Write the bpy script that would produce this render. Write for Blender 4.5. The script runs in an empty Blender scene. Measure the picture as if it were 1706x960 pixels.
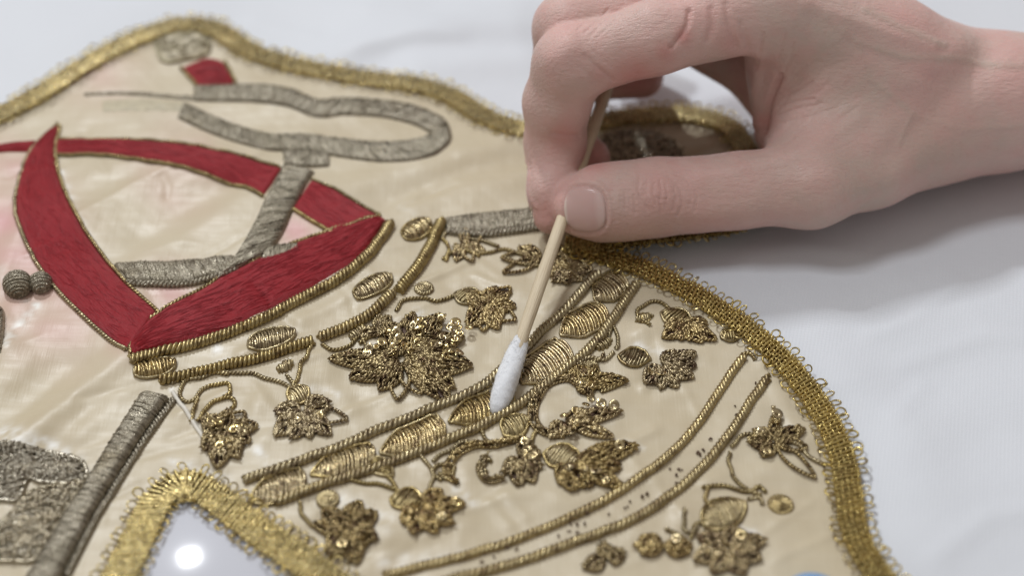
import bpy, math, random
import numpy as np
from mathutils import Vector, Matrix

random.seed(7); rng = np.random.default_rng(7)
scene = bpy.context.scene
MM = 0.001                                   # everything below is measured in millimetres

# ------------------------------------------------------------------ camera, light, exposure
F_PX = 2600.0; DIST = 415.0; PITCH = math.radians(42)
CAM = np.array([0, -DIST*math.cos(PITCH), DIST*math.sin(PITCH)])
FW = np.array([0, math.cos(PITCH), -math.sin(PITCH)]); RT = np.array([1., 0, 0]); UP = np.array([0, math.sin(PITCH), math.cos(PITCH)])
cam_d = bpy.data.cameras.new('camera'); cam = bpy.data.objects.new('camera', cam_d); scene.collection.objects.link(cam)
cam.location = CAM*MM; cam.rotation_euler = (math.pi/2-PITCH, 0, 0)
cam_d.sensor_width = 36; cam_d.lens = 36*F_PX/1706; cam_d.clip_start = .01; cam_d.clip_end = 20
cam_d.dof.use_dof = True; cam_d.dof.focus_distance = .394; cam_d.dof.aperture_fstop = 6.6
scene.camera = cam

world = bpy.data.worlds.new('World'); scene.world = world; world.use_nodes = True
bg = world.node_tree.nodes['Background']; bg.inputs[0].default_value = (1, .91, .835, 1); bg.inputs[1].default_value = .34

def area_lamp(name, loc, target, size, power, col):
    l = bpy.data.lights.new(name, 'AREA'); l.shape = 'RECTANGLE'; l.size, l.size_y = size; l.energy = power; l.color = col
    o = bpy.data.objects.new(name, l); scene.collection.objects.link(o); o.location = Vector(loc)
    o.rotation_euler = (Vector(target)-Vector(loc)).to_track_quat('-Z', 'Y').to_euler(); return o
area_lamp('ceiling_lamp', (-1.15, .05, 2.7), (0, .02, 0), (.62, .42), 28.0, (.93, .97, 1))
area_lamp('back_lamp', (-.583, 1.389, 1.828), (0, .02, 0), (.15, .19), 24.0, (.95, .98, 1))

scene.view_settings.view_transform = 'Standard'; scene.view_settings.look = 'None'
scene.view_settings.exposure = 0; scene.view_settings.gamma = 1
scene.render.engine = 'CYCLES'; scene.cycles.use_denoising = True; scene.cycles.max_bounces = 8

# ------------------------------------------------------------------ helpers
def at(px, py, z=0.):
    """point of the horizontal plane at height z (mm) that the camera sees at photograph pixel px, py"""
    d = FW+(px-853)/F_PX*RT-(py-480)/F_PX*UP
    return CAM+d*((z-CAM[2])/d[2])
def proj(p):
    v = p-CAM; w = v@FW
    return 853+F_PX*(v@RT)/w, 480-F_PX*(v@UP)/w
def nrm(v): return v/np.maximum(np.linalg.norm(v, axis=-1, keepdims=True), 1e-9)

class MB:
    """collects faces; build() links them as one mesh object"""
    def __init__(s): s.v = []; s.f = []; s.uv = []; s.n = 0
    def add(s, v, f, uv=None):
        v = np.asarray(v, float).reshape(-1, 3); f = np.asarray(f, int)
        s.v.append(v); s.f.append(f+s.n); s.n += len(v)
        s.uv.append(np.zeros((len(v), 2)) if uv is None else np.asarray(uv, float))
    def mesh(s, name, mat, smooth=True, origin=(0, 0, 0)):
        v = (np.concatenate(s.v)-np.asarray(origin))*MM
        me = bpy.data.meshes.new(name)
        loops = np.concatenate([f.ravel() for f in s.f]); tot = np.concatenate([np.full(len(f), f.shape[1]) for f in s.f])
        start = np.concatenate([[0], np.cumsum(tot)[:-1]])
        me.vertices.add(len(v)); me.vertices.foreach_set('co', v.ravel())
        me.loops.add(len(loops)); me.loops.foreach_set('vertex_index', loops.astype(np.int32))
        me.polygons.add(len(tot)); me.polygons.foreach_set('loop_start', start.astype(np.int32)); me.polygons.foreach_set('loop_total', tot.astype(np.int32))
        me.polygons.foreach_set('use_smooth', np.full(len(tot), smooth))
        uv = np.concatenate(s.uv)
        if uv.any():
            l = me.uv_layers.new(name='UVMap'); l.data.foreach_set('uv', uv[loops].ravel())
        me.update(calc_edges=True); me.validate()
        if mat: me.materials.append(mat)
        return me
    def build(s, name, mat, parent=None, smooth=True, origin=(0, 0, 0)):
        return link(name, s.mesh(name, mat, smooth, origin), parent, origin)
def link(name, me, parent=None, loc=(0, 0, 0)):
    o = bpy.data.objects.new(name, me); scene.collection.objects.link(o); o.parent = parent
    o.location = Vector(loc)*MM; return o
def tag(o, label=None, cat=None, group=None, kind=None):
    for k, x in (('label', label), ('category', cat), ('group', group), ('kind', kind)):
        if x: o[k] = x
    return o
def empty(name, loc=(0, 0, 0)):
    o = bpy.data.objects.new(name, None); scene.collection.objects.link(o); o.location = Vector(loc)*MM
    o.empty_display_size = .02; return o
def quads(nu, nv, closed_u=False, closed_v=False):
    i = np.arange(nu if closed_u else nu-1)[:, None]; j = np.arange(nv if closed_v else nv-1)[None, :]
    i2 = (i+1) % nu; j2 = (j+1) % nv
    return np.stack([a.ravel() for a in np.broadcast_arrays(i*nv+j, i2*nv+j, i2*nv+j2, i*nv+j2)], 1)
def spline(pts, step=None, n=None, closed=False):
    """Catmull-Rom through pts, evenly resampled"""
    p = np.asarray(pts, float)
    if len(p) == 2 and not closed: dense = p[0]+(p[1]-p[0])*np.linspace(0, 1, 40)[:, None]
    else:
        q = np.vstack([p[-1:], p, p[:2]]) if closed else np.vstack([2*p[0]-p[1], p, 2*p[-1]-p[-2]])
        t = np.linspace(0, 1, 24, endpoint=False)[:, None]; segs = []
        for k in range(len(q)-3):
            a, b, c, d = q[k:k+4]
            segs.append(.5*(2*b+(c-a)*t+(2*a-5*b+4*c-d)*t*t+(3*b-a-3*c+d)*t**3))
        dense = np.vstack(segs+[q[-2][None]])
    s = np.concatenate([[0], np.cumsum(np.linalg.norm(np.diff(dense, axis=0), axis=1))])
    if n is None: n = max(int(s[-1]/step)+1, 3)
    u = np.linspace(0, s[-1], n, endpoint=not closed)
    return np.stack([np.interp(u, s, dense[:, k]) for k in range(dense.shape[1])], 1)
def frames(p, closed=False):
    t = np.gradient(p, axis=0) if not closed else np.roll(p, -1, 0)-np.roll(p, 1, 0)
    t = nrm(t); ref = np.array([0, 0, 1.]); b = np.cross(t, ref)
    bad = np.linalg.norm(b, axis=1) < .15
    b[bad] = np.cross(t[bad], [1., .3, 0]); b = nrm(b); return t, b, np.cross(b, t)
def tube(mb, p, r, sides=6, closed=False, n1=None, n2=None, cap=True, uvs=1.):
    p = np.asarray(p, float); r = np.broadcast_to(np.asarray(r, float), (len(p),))
    if n1 is None: _, n1, n2 = frames(p, closed)
    a = np.linspace(0, 2*np.pi, sides, endpoint=False)
    v = p[:, None]+r[:, None, None]*(np.cos(a)[None, :, None]*n1[:, None]+np.sin(a)[None, :, None]*n2[:, None])
    s = np.concatenate([[0], np.cumsum(np.linalg.norm(np.diff(p, axis=0), axis=1))])
    uv = np.stack(np.broadcast_arrays(s[:, None]*uvs, (a/(2*np.pi))[None, :]), -1).reshape(-1, 2)
    mb.add(v.reshape(-1, 3), quads(len(p), sides, closed, True), uv)
    if cap and not closed:
        for k, sl in ((0, slice(None, None, 1)), (len(p)-1, slice(None, None, -1))):
            ring = v[k]; m = len(ring)
            mb.add(np.vstack([ring, p[k][None]]), np.stack([np.roll(np.arange(m), -1), np.arange(m), np.full(m, m)], 1)[:, sl])

# ------------------------------------------------------------------ material helpers
def material(name):
    m = bpy.data.materials.new(name); m.use_nodes = True; nt = m.node_tree
    return m, nt, nt.nodes['Principled BSDF']
class G:
    """short-hand for wiring a node tree"""
    def __init__(s, nt): s.nt = nt
    def n(s, kind, **kw):
        x = s.nt.nodes.new(kind)
        for k, val in kw.items():
            if isinstance(k, str) and k.startswith('i_'): x.inputs[k[2:].replace('_', ' ')].default_value = val
            else: setattr(x, k, val)
        return x
    def l(s, a, b): s.nt.links.new(a, b)
    def coord(s, scale=(1, 1, 1), kind='Object', rot=(0, 0, 0)):
        c = s.n('ShaderNodeTexCoord'); m = s.n('ShaderNodeMapping'); m.inputs['Scale'].default_value = scale; m.inputs['Rotation'].default_value = rot
        s.l(c.outputs[kind], m.inputs[0]); return m.outputs[0]
    def noise(s, vec, scale, detail=3, rough=.55):
        x = s.n('ShaderNodeTexNoise'); x.inputs['Scale'].default_value = scale; x.inputs['Detail'].default_value = detail; x.inputs['Roughness'].default_value = rough
        s.l(vec, x.inputs['Vector']); return x.outputs['Fac']
    def ramp(s, fac, stops):
        x = s.n('ShaderNodeValToRGB'); e = x.color_ramp.elements
        while len(e) < len(stops): e.new(.5)
        for q, (pos, c) in zip(e, stops): q.position = pos; q.color = (*c, 1) if not np.isscalar(c) else (c, c, c, 1)
        s.l(fac, x.inputs[0]); return x.outputs[0]
    def mix(s, fac, a, b, mode='MIX'):
        x = s.n('ShaderNodeMix', data_type='RGBA', blend_type=mode)
        for val, i in ((fac, 0), (a, 6), (b, 7)):
            if hasattr(val, 'is_output'): s.l(val, x.inputs[i])
            else: x.inputs[i].default_value = val if i == 0 else (*val, 1)
        return x.outputs[2]
    def math(s, op, a, b=0., c=0.):
        x = s.n('ShaderNodeMath', operation=op)
        for i, val in enumerate((a, b, c)):
            if hasattr(val, 'is_output'): s.l(val, x.inputs[i])
            else: x.inputs[i].default_value = val
        return x.outputs[0]
    def bump(s, h, dist, strength=1., prev=None):
        x = s.n('ShaderNodeBump'); x.inputs['Strength'].default_value = strength; x.inputs['Distance'].default_value = dist
        s.l(h, x.inputs['Height'])
        if prev: s.l(prev, x.inputs['Normal'])
        return x.outputs[0]
    def attr(s, name):
        return s.n('ShaderNodeAttribute', attribute_name=name).outputs['Fac']

def seg_dist(px, py, line):
    """distance in pixels from points to a polyline"""
    line = np.asarray(line, float); best = np.full(px.shape, 1e9)
    for a, b in zip(line[:-1], line[1:]):
        ab = b-a; t = np.clip(((px-a[0])*ab[0]+(py-a[1])*ab[1])/(ab@ab), 0, 1)
        best = np.minimum(best, np.hypot(px-a[0]-t*ab[0], py-a[1]-t*ab[1]))
    return best

# ------------------------------------------------------------------ materials of the textile and the table
def metal_thread(name, c1, c2, tarn, rough, fine=900., tarn_amt=(.48, .72)):
    m, nt, b = material(name); g = G(nt); o = g.coord()
    col = g.mix(g.ramp(g.noise(o, 130, 3), [(.35, 0), (.65, 1)]), c1, c2)
    col = g.mix(g.ramp(g.noise(o, 420, 4, .65), [(tarn_amt[0], 0), (tarn_amt[1], 1)]), col, tarn)
    hs = g.n('ShaderNodeHueSaturation'); rn = g.n('ShaderNodeObjectInfo').outputs['Random']; g.l(col, hs.inputs['Color'])
    g.l(g.math('MULTIPLY_ADD', rn, .35, .84), hs.inputs['Value']); g.l(g.math('MULTIPLY_ADD', g.math('FRACT', g.math('MULTIPLY', rn, 7.3)), .3, .82), hs.inputs['Saturation'])
    g.l(hs.outputs[0], b.inputs['Base Color']); b.inputs['Metallic'].default_value = .9
    g.l(g.ramp(g.noise(o, 600, 2), [(.3, rough-.09), (.7, rough+.14)]), b.inputs['Roughness'])
    g.l(g.bump(g.noise(o, fine*2.2, 2), .00018, .5), b.inputs['Normal']); return m
GOLD = metal_thread('old_gold_thread', (.44, .355, .185), (.36, .29, .155), (.12, .075, .038), .31)
BULLION = metal_thread('tarnished_bullion', (.47, .37, .19), (.35, .27, .14), (.09, .05, .026), .28, tarn_amt=(.46, .66))
BRIGHT = metal_thread('pale_gold_purl', (.50, .395, .20), (.41, .32, .165), (.12, .07, .035), .25)
BRAID = metal_thread('gilt_braid_wire', (.55, .425, .155), (.44, .345, .135), (.20, .135, .05), .23, tarn_amt=(.52, .8))
SEQUIN = metal_thread('gilt_sequin', (.60, .48, .25), (.50, .40, .21), (.30, .22, .12), .2, 300)
def silver_material():
    m, nt, b = material('tarnished_silver_thread'); g = G(nt); o = g.coord()
    uv = g.coord((1, 1, 1), 'UV'); st = g.coord((1.15, .10, 1), 'UV')
    col = g.ramp(g.noise(o, 90, 4), [(.3, (.32, .285, .215)), (.55, (.40, .36, .285)), (.75, (.27, .23, .16))])
    line = g.noise(st, 2.3, 3)
    col = g.mix(g.ramp(line, [(.36, 1), (.5, 0)]), col, (.10, .08, .052)); g.l(col, b.inputs['Base Color'])
    b.inputs['Metallic'].default_value = .85
    g.l(g.ramp(g.noise(uv, 1.7, 2), [(.35, .2), (.6, .46)]), b.inputs['Roughness'])
    g.l(g.bump(line, .0006, .8, g.bump(g.noise(uv, 2.4, 2), .0003, .6)), b.inputs['Normal']); return m
SILVER = silver_material()
def red_material():
    m, nt, b = material('red_silk_floss'); g = G(nt); o = g.coord()
    st = g.coord((.22, 3.6, 1), 'UV', (0, 0, .08)); n1 = g.noise(st, 1.5, 4, .6)
    col = g.ramp(n1, [(.25, (.17, .002, .006)), (.48, (.295, .005, .013)), (.75, (.37, .012, .021))])
    col = g.mix(g.math('MULTIPLY', g.ramp(g.noise(o, 28, 3), [(.4, 0), (.7, 1)]), .35), col, (.40, .045, .06)); g.l(col, b.inputs['Base Color'])
    b.inputs['Roughness'].default_value = .5; b.inputs['Specular IOR Level'].default_value = .35
    b.inputs['Sheen Weight'].default_value = .1; b.inputs['Sheen Roughness'].default_value = .4; b.inputs['Sheen Tint'].default_value = (1, .55, .55, 1)
    g.l(g.bump(n1, .0008, .6), b.inputs['Normal']); return m
RED = red_material()
def plain(name, col, rough=.6, var=.12, scale=300., bump=.0002, **kw):
    m, nt, b = material(name); g = G(nt); o = g.coord(); n = g.noise(o, scale, 4)
    g.l(g.mix(n, tuple(c*(1-var) for c in col), tuple(min(1, c*(1+var)) for c in col)), b.inputs['Base Color'])
    b.inputs['Roughness'].default_value = rough; g.l(g.bump(n, bump, .6), b.inputs['Normal'])
    for k, v in kw.items(): b.inputs[k.replace('_', ' ')].default_value = v
    return m
BROWN = plain('brown_padding_thread', (.10, .052, .030), .6, .5, 900, .0006)
THREAD = plain('white_frayed_silk', (.74, .70, .62), .6)
CREAM_PAD = plain('pale_worn_embroidery', (.50, .44, .31), .5, .3, 350, .0012)
def silk_material():
    m, nt, b = material('cream_silk'); g = G(nt); o = g.coord()
    n1 = g.noise(o, 22, 4); st = g.noise(g.coord((40, 400, 40), 'Object', (0, 0, .55)), 1, 4, .6); st2 = g.noise(g.coord((420, 50, 40), 'Object', (0, 0, .5)), 1, 4, .6)
    col = g.ramp(n1, [(.3, (.53, .447, .31)), (.5, (.57, .49, .348)), (.7, (.60, .525, .39))])
    col = g.mix(g.math('MULTIPLY', g.ramp(st, [(.45, 0), (.7, 1)]), .16), col, (.66, .60, .49))
    col = g.mix(g.math('MULTIPLY', g.ramp(st2, [(.5, 0), (.72, 1)]), .12), col, (.50, .42, .29))
    col = g.mix(g.attr('dye'), col, (.66, .36, .36))
    col = g.mix(g.attr('worn_glint'), col, (.82, .80, .75))  # frayed silk, plus white glints painted into the colour
    g.l(col, b.inputs['Base Color'])
    g.l(g.ramp(st, [(.3, .46), (.7, .36)]), b.inputs['Roughness']); b.inputs['Specular IOR Level'].default_value = .42
    b.inputs['Sheen Weight'].default_value = .15; b.inputs['Sheen Roughness'].default_value = .35
    h = g.math('ADD', g.noise(g.coord((60, 2600, 60), 'Object', (0, 0, .55)), 1, 2), g.noise(g.coord((2600, 60, 60), 'Object', (0, 0, .55)), 1, 2))
    b1 = g.bump(h, .00009, .3); b2 = g.bump(g.noise(o, 90, 3), .0011, .16, b1); b3 = g.bump(st2, .0004, .2, b2)
    g.l(b3, b.inputs['Normal']); return m
SILK = silk_material()
def linen_material():
    m, nt, b = material('white_cotton'); g = G(nt); o = g.coord()
    n1 = g.noise(o, 9, 4)
    g.l(g.ramp(n1, [(.3, (.665, .69, .74)), (.7, (.71, .735, .785))]), b.inputs['Base Color'])
    b.inputs['Roughness'].default_value = .55; b.inputs['Specular IOR Level'].default_value = .3; b.inputs['Sheen Weight'].default_value = .1
    w1 = g.n('ShaderNodeTexWave', bands_direction='X'); w1.inputs['Scale'].default_value = 340; w1.inputs['Distortion'].default_value = .6
    w2 = g.n('ShaderNodeTexWave', bands_direction='Y'); w2.inputs['Scale'].default_value = 340; w2.inputs['Distortion'].default_value = .6
    oo = g.coord((1, 1, 1), 'Object', (0, 0, .25)); g.l(oo, w1.inputs[0]); g.l(oo, w2.inputs[0])
    h = g.math('ADD', w1.outputs['Fac'], w2.outputs['Fac'])
    g.l(g.bump(g.noise(o, 40, 4), .002, .25, g.bump(g.math('ADD', h, g.noise(o, 900, 2)), .00008, .22)), b.inputs['Normal']); return m
LINEN = linen_material()

# ------------------------------------------------------------------ table cover
def waves(x, y, seed, wl, amp, n=7):
    r = np.random.default_rng(seed); z = np.zeros_like(x)
    for _ in range(n):
        a = r.uniform(0, 2*np.pi); k = 2*np.pi/(wl*r.uniform(.6, 1.7)); z += np.sin((x*np.cos(a)+y*np.sin(a))*k+r.uniform(0, 7))
    return z*amp/n**.5
def plane_line(px): return np.array([at(*q)[:2] for q in px])
def ridge(x, y, line, w):
    return np.exp(-(seg_dist(x, y, line)/w)**2)
CLOTH_FOLDS = [(plane_line(l), a, w) for l, a, w in [
    ([(560,92),(640,68),(740,58),(850,52)], 2.2, 9), ([(620,20),(720,40),(850,10)], 1.6, 12), ([(700,112),(800,106),(870,100)], 1.5, 8), ([(60,70),(200,20),(300,-20)], 1.4, 18), ([(1100,140),(1250,160)], 1.0, 10),
    ([(1400,600),(1550,540),(1750,520)], 1.0, 14), ([(1380,520),(1500,470),(1720,452)], .8, 9), ([(1480,760),(1600,680),(1750,650)], .8, 12), ([(1520,900),(1620,830),(1740,800)], 1.0, 14), ([(1430,640),(1500,700),(1530,800)], .7, 9), ([(1250,425),(1330,412),(1420,420)], .8, 5), ([(1450,560),(1520,530),(1600,470)], .35, 2), ([(1500,610),(1640,560),(1740,570)], .35, 2.2), ([(1560,930),(1650,860),(1720,850)], .4, 2.2), ([(600,85),(690,70),(760,72)], .6, 3), ([(420,30),(520,55)], .5, 3), ([(1490,700),(1540,640)], .3, 1.8)]]
def cloth_h(x, y):
    z = waves(x, y, 3, 120, .55)+waves(x, y, 4, 45, .14)
    for l, a, w in CLOTH_FOLDS: z += 1.4*a*ridge(x, y, l, w)
    return z-1.2
def cloth():
    def axis(lo, hi, a, b): return np.concatenate([np.linspace(lo, a, 14, endpoint=False), np.arange(a, b, 2.2), np.linspace(b, hi, 14)])
    xs, ys = axis(-650, 650, -210, 230), axis(-420, 900, -140, 210)
    X, Y = np.meshgrid(xs, ys, indexing='ij'); mb = MB()
    mb.add(np.stack([X.ravel(), Y.ravel(), cloth_h(X.ravel(), Y.ravel())], 1), quads(len(xs), len(ys)))
    return tag(mb.build('table_cover', LINEN), 'smooth white cotton cloth covering the whole work table', 'cloth', kind='structure')
cloth()

# ------------------------------------------------------------------ the embroidered textile
textile = empty('embroidered_textile'); tag(textile, 'antique shield-shaped cream silk textile with gold and red embroidery and braid edge', 'textile')
SILK_FOLDS = [(plane_line(l), a, w) for l, a, w in [
    ([(-20,790),(60,725),(130,665),(210,610)], 2.4, 5), ([(-20,730),(60,668),(120,620)], -1.0, 7), ([(130,735),(200,670),(240,640)], .8, 4), ([(0,640),(90,560)], .7, 6),
    ([(120,380),(260,300),(420,270)], 1.0, 6), ([(190,430),(310,360),(410,300)], -1.0, 7), ([(250,430),(350,370),(420,330)], .7, 5), ([(150,300),(250,270)], .5, 5),
    ([(560,330),(700,290),(860,240)], 1.1, 7), ([(640,340),(760,300),(870,270)], -.9, 6), ([(700,345),(870,300)], .8, 6), ([(400,215),(560,200),(680,215)], -.6, 10),
    ([(705,480),(790,437)], .35, 1.1), ([(660,540),(740,500)], .22, 1.2), ([(790,465),(850,492)], .3, 1.0), ([(1070,655),(1160,600)], .3, 1.3), ([(950,800),(1090,725)], .35, 1.4), ([(900,850),(1040,800)], .25, 5), ([(760,860),(900,815)], .4, 5),
    ([(840,835),(875,870)], .35, 1.2), ([(815,845),(850,885)], .3, 1.2), ([(1260,800),(1310,765),(1350,735)], .5, 4), ([(480,620),(560,585)], .25, 1.5), ([(300,700),(380,660)], .3, 1.5), ([(590,690),(690,650)], .3, 1.6), ([(560,640),(600,610)], -.5, 5),
    ([(905,520),(955,490)], .25, 1.1), ([(1060,560),(1110,530)], .2, 1.2), ([(1210,520),(1255,580),(1270,620)], .6, 2), ([(1285,640),(1310,700),(1335,745)], .5, 2), ([(1290,880),(1320,830),(1330,780)], .3, 2.5),
    ([(360,590),(420,560)], .3, 2), ([(500,540),(590,500)], .35, 2), ([(0,130),(200,120)], .6, 12), ([(640,905),(700,880),(760,850)], .5, 4), ([(480,900),(560,930)], .6, 3), ([(60,350),(20,420),(5,470)], .8, 4), ([(30,520),(10,590)], .9, 4)]]
def crinkles():
    r = np.random.default_rng(77); out = []
    for _ in range(120):
        c = at(r.uniform(0, 1350), r.uniform(230, 960), 0)[:2]; a = r.choice([.55, .55, -1.0])+r.normal(0, .18); ln = r.uniform(3, 11); d = np.array([math.cos(a), math.sin(a)])*ln
        out.append((np.array([c-d, c+d*.1+r.normal(0, .6, 2), c+d]), r.uniform(.12, .34)*r.choice([1, 1, -1]), r.uniform(.8, 1.5)))
    return out
CRINKLES = crinkles()
PUCKERS = [(plane_line([c])[0], r, k*1.7) for k, (c, r) in enumerate([((668,602),19), ((505,690),11), ((372,724),11), ((808,512),10), ((1105,612),11), ((1142,548),10), ((960,645),12), ((920,705),15), ((858,770),12), ((965,778),13), ((705,850),12), ((575,885),13), ((1285,738),11), ((1210,915),12), ((452,566),9), ((620,478),8), ((905,608),11), ((800,684),11), ((688,732),10), ((1205,858),9)])]
def silk_exact(x, y):
    z = 1.5+waves(x, y, 11, 48, .36)+waves(x, y, 12, 16, .10)+waves(x, y, 13, 6, .035)
    for l, a, w in SILK_FOLDS: z += a*(1.5 if w < 2 else 1.)*ridge(x, y, l, w)
    for l, a, w in CRINKLES:
        m = (np.abs(x-l[:, 0].mean()) < 20) & (np.abs(y-l[:, 1].mean()) < 20); z[m] += a*ridge(x[m], y[m], l, w)
    for (cx, cy), r, ph in PUCKERS:      # the silk is drawn up round each stitched motif
        d = np.hypot(x-cx, y-cy); th = np.arctan2(y-cy, x-cx)
        z += .42*np.exp(-((d-r)/2.6)**2)*np.clip(.35+.65*np.sin(4*th+ph+.6*np.sin(3*th)), 0, 1)
    return z
SG_LO, SG_H = np.array([-185., -170.]), .75      # the height of the silk, sampled once
def silk_table():
    gx, gy = np.meshgrid(SG_LO[0]+SG_H*np.arange(440), SG_LO[1]+SG_H*np.arange(440), indexing='ij'); return silk_exact(gx.ravel(), gy.ravel()).reshape(440, 440)
SG = silk_table()
def silk_h(x, y):
    u = np.clip((np.asarray(x)-SG_LO[0])/SG_H, 0, 438.99); v = np.clip((np.asarray(y)-SG_LO[1])/SG_H, 0, 438.99); i, j = u.astype(int), v.astype(int); f, g = u-i, v-j
    return (SG[i, j]*(1-f)+SG[i+1, j]*f)*(1-g)+(SG[i, j+1]*(1-f)+SG[i+1, j+1]*f)*g
def S(pts, dz=0.):
    """photograph pixels to points on the silk, dz above it"""
    pts = np.asarray(pts, float).reshape(-1, 2); out = []
    p = np.array([at(a, b, 1.4) for a, b in pts]); z = silk_h(p[:, 0], p[:, 1])
    return np.array([at(a, b, zz+dz) for (a, b), zz in zip(pts, z)])
def drop(p, dz=0.):
    """lay points on the silk"""
    p = p.copy(); p[:, 2] = silk_h(p[:, 0], p[:, 1])+dz; return p

TOP_EDGE = [(-110,262),(-50,222),(0,195),(60,163),(120,125),(180,90),(240,62),(295,44),(335,44),(372,58),(410,84),(470,106),(540,122),(620,135),(690,143),(740,157),(780,181),(820,203),(865,217),(930,214),(990,207),(1060,197),(1130,193),(1180,199),(1218,218),(1240,250),(1262,295),(1262,345),(1232,376),(1150,391),(1060,402),(1000,410),(952,416)]
RIGHT_EDGE = [(940,412),(990,425),(1060,447),(1130,480),(1200,522),(1260,565),(1310,612),(1350,662),(1380,712),(1403,770),(1413,830),(1420,880),(1440,930),(1470,972),(1505,1015),(1550,1060)]
NOTCH = [(160,1040),(190,985),(218,930),(245,873),(270,830),(310,808),(350,828),(400,866),(450,904),(510,945),(570,990),(640,1040)]
OUTLINE = TOP_EDGE+RIGHT_EDGE+[(1500,1150),(1000,1170),(700,1100)]+NOTCH[::-1]+[(100,1120),(-160,1080),(-200,700),(-150,400)]
def inside(x, y, poly):
    r = np.zeros(x.shape, bool)
    for (x1, y1), (x2, y2) in zip(poly, np.roll(poly, -1, 0)):
        c = ((y1 > y) != (y2 > y)) & (x < (x2-x1)*(y-y1)/(y2-y1+1e-12)+x1); r ^= c
    return r
def silk_ground():
    poly = np.array([at(a, b, 1.3)[:2] for a, b in spline(OUTLINE, n=700, closed=True)])
    h = .75; lo = poly.min(0); nx, ny = ((poly.max(0)-lo)/h).astype(int)+2
    X, Y = np.meshgrid(lo[0]+h*np.arange(nx), lo[1]+h*np.arange(ny), indexing='ij'); x, y = X.ravel(), Y.ravel()
    q = quads(nx, ny); cx = x[q].mean(1); cy = y[q].mean(1); q = q[inside(cx, cy, poly)]
    used = np.unique(q); re = -np.ones(len(x), int); re[used] = np.arange(len(used)); x, y = x[used], y[used]
    v = np.stack([x, y, silk_h(x, y)], 1); mb = MB(); mb.add(v, re[q]); o = mb.build('silk_ground', SILK, textile)
    px, py = proj(v); dye = np.zeros(len(v)); worn_glint = np.zeros(len(v))
    for c, s, k in [((15,390),85,1.), ((50,470),65,.95), ((100,530),65,.7), ((280,490),45,.8), ((490,385),40,.85), ((10,290),50,.7), ((170,120),60,.35), ((300,285),70,.4), ((330,250),40,.3), ((560,395),25,.5), ((30,545),60,.35), ((200,570),40,.35)]:
        dye = np.maximum(dye, k*np.exp(-((px-c[0])**2+(py-c[1])**2)/(s*s)))
    nz = .55+.9*waves(v[:, 0], v[:, 1], 21, 5, .5)+.6*waves(v[:, 0], v[:, 1], 22, 1.8, .4)
    for l, k, w in [([(40,500),(0,450)], .5, 9), ([(128,365),(150,410),(185,455)], 1, 9), ([(100,290),(120,340)], .7, 8), ([(0,720),(60,735),(130,775)], .9, 14), ([(360,582),(375,600)], .8, 10), ([(285,650),(350,745)], .8, 4), ([(1215,520),(1265,590)], .7, 10), ([(1060,575),(1110,590),(1130,610)], .6, 9), ([(690,520),(740,545)], .8, 8), ([(520,650),(560,660)], .6, 8), ([(880,640),(1000,625)], .4, 12), ([(420,740),(445,770)], .7, 8),
                    ([(290,770),(380,800)], .5, 10), ([(1020,735),(1070,745)], .5, 6), ([(1200,870),(1260,890)], .6, 8), ([(760,815),(790,840)], .7, 8), ([(60,510),(10,570)], .8, 8), ([(670,345),(690,360)], .3, 8), ([(560,830),(640,870)], .5, 18), ([(640,940),(760,930)], .4, 14), ([(960,660),(1010,700)], .3, 14)]:
        worn_glint = np.maximum(worn_glint, k*np.exp(-(seg_dist(px, py, l)/w)**2))  # one mask for frayed streaks and painted glints beside motifs and folds
    for nm_, val in (('dye', dye*(.75+.3*waves(v[:, 0], v[:, 1], 23, 14, .6))), ('worn_glint', worn_glint*nz*1.15)):
        a = o.data.attributes.new(nm_, 'FLOAT', 'POINT'); a.data.foreach_set('value', np.clip(val, 0, 1).astype(np.float32))
    return o
silk_ground()

# ---- cords
def helix(mb, p, R, strands, pitch, r, flat=.8, sides=6, ph=0., turn=1, per=9, core=True):
    """wire wound round the path p"""
    s = np.concatenate([[0], np.cumsum(np.linalg.norm(np.diff(p, axis=0), axis=1))]); L = s[-1]
    if core: tube(mb, p, R*.82, 7)
    n = max(int(L/pitch*per), 6); u = np.linspace(0, L, n)
    c = np.stack([np.interp(u, s, p[:, k]) for k in range(3)], 1); t, b, up = frames(c)
    jit = np.interp(u, np.linspace(0, L, max(4, int(L/6))), rng.normal(0, .6, max(4, int(L/6))))
    for k in range(strands):
        a = turn*(2*np.pi*u/pitch)+2*np.pi*k/strands+ph+jit
        rad = np.cos(a)[:, None]*b+np.sin(a)[:, None]*up*flat
        q = c+rad*R; tt = nrm(np.gradient(q, axis=0)); n1 = nrm(rad-tt*np.einsum('ij,ij->i', rad, tt)[:, None])
        tube(mb, q, r, sides, n1=n1, n2=np.cross(tt, n1))
def wound(px, R, pitch=1.15, turn=1, name='gold_cord', mat=None, lean=1, dz=None, label=None):
    """thick cord of metal wire wound round padding; lean = number of strands, more strands lean more"""
    p = drop(spline(S(px), .8), R*.75 if dz is None else dz); p[:, :2] += waves(p[:, 0], p[:, 1], 31, 9, .2)[:, None]+waves(p[:, 0], p[:, 1], 32, 3, .06)[:, None]
    mb = MB(); helix(mb, p, R, lean, pitch*lean, pitch*.5, .85, 5, turn=turn)
    return tag(mb.build(name, mat or GOLD, textile), label)
def twist(mb, p, R, pitch=2.2): helix(mb, p, R*.52, 2, pitch, R*.58, .9, 5, per=8, core=False)
def thin_cord(px, R=.55, name='edging_cord', mat=None, dz=.45, parent=None, pitch=2.2, wob=.18):
    p = drop(spline(S(px), .5), dz); k = waves(p[:, 0], p[:, 1], 41, 5, wob); p[:, 0] += k; p[:, 1] -= k
    mb = MB(); twist(mb, p, R, pitch); return mb.build(name, mat or GOLD, parent or textile)

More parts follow.
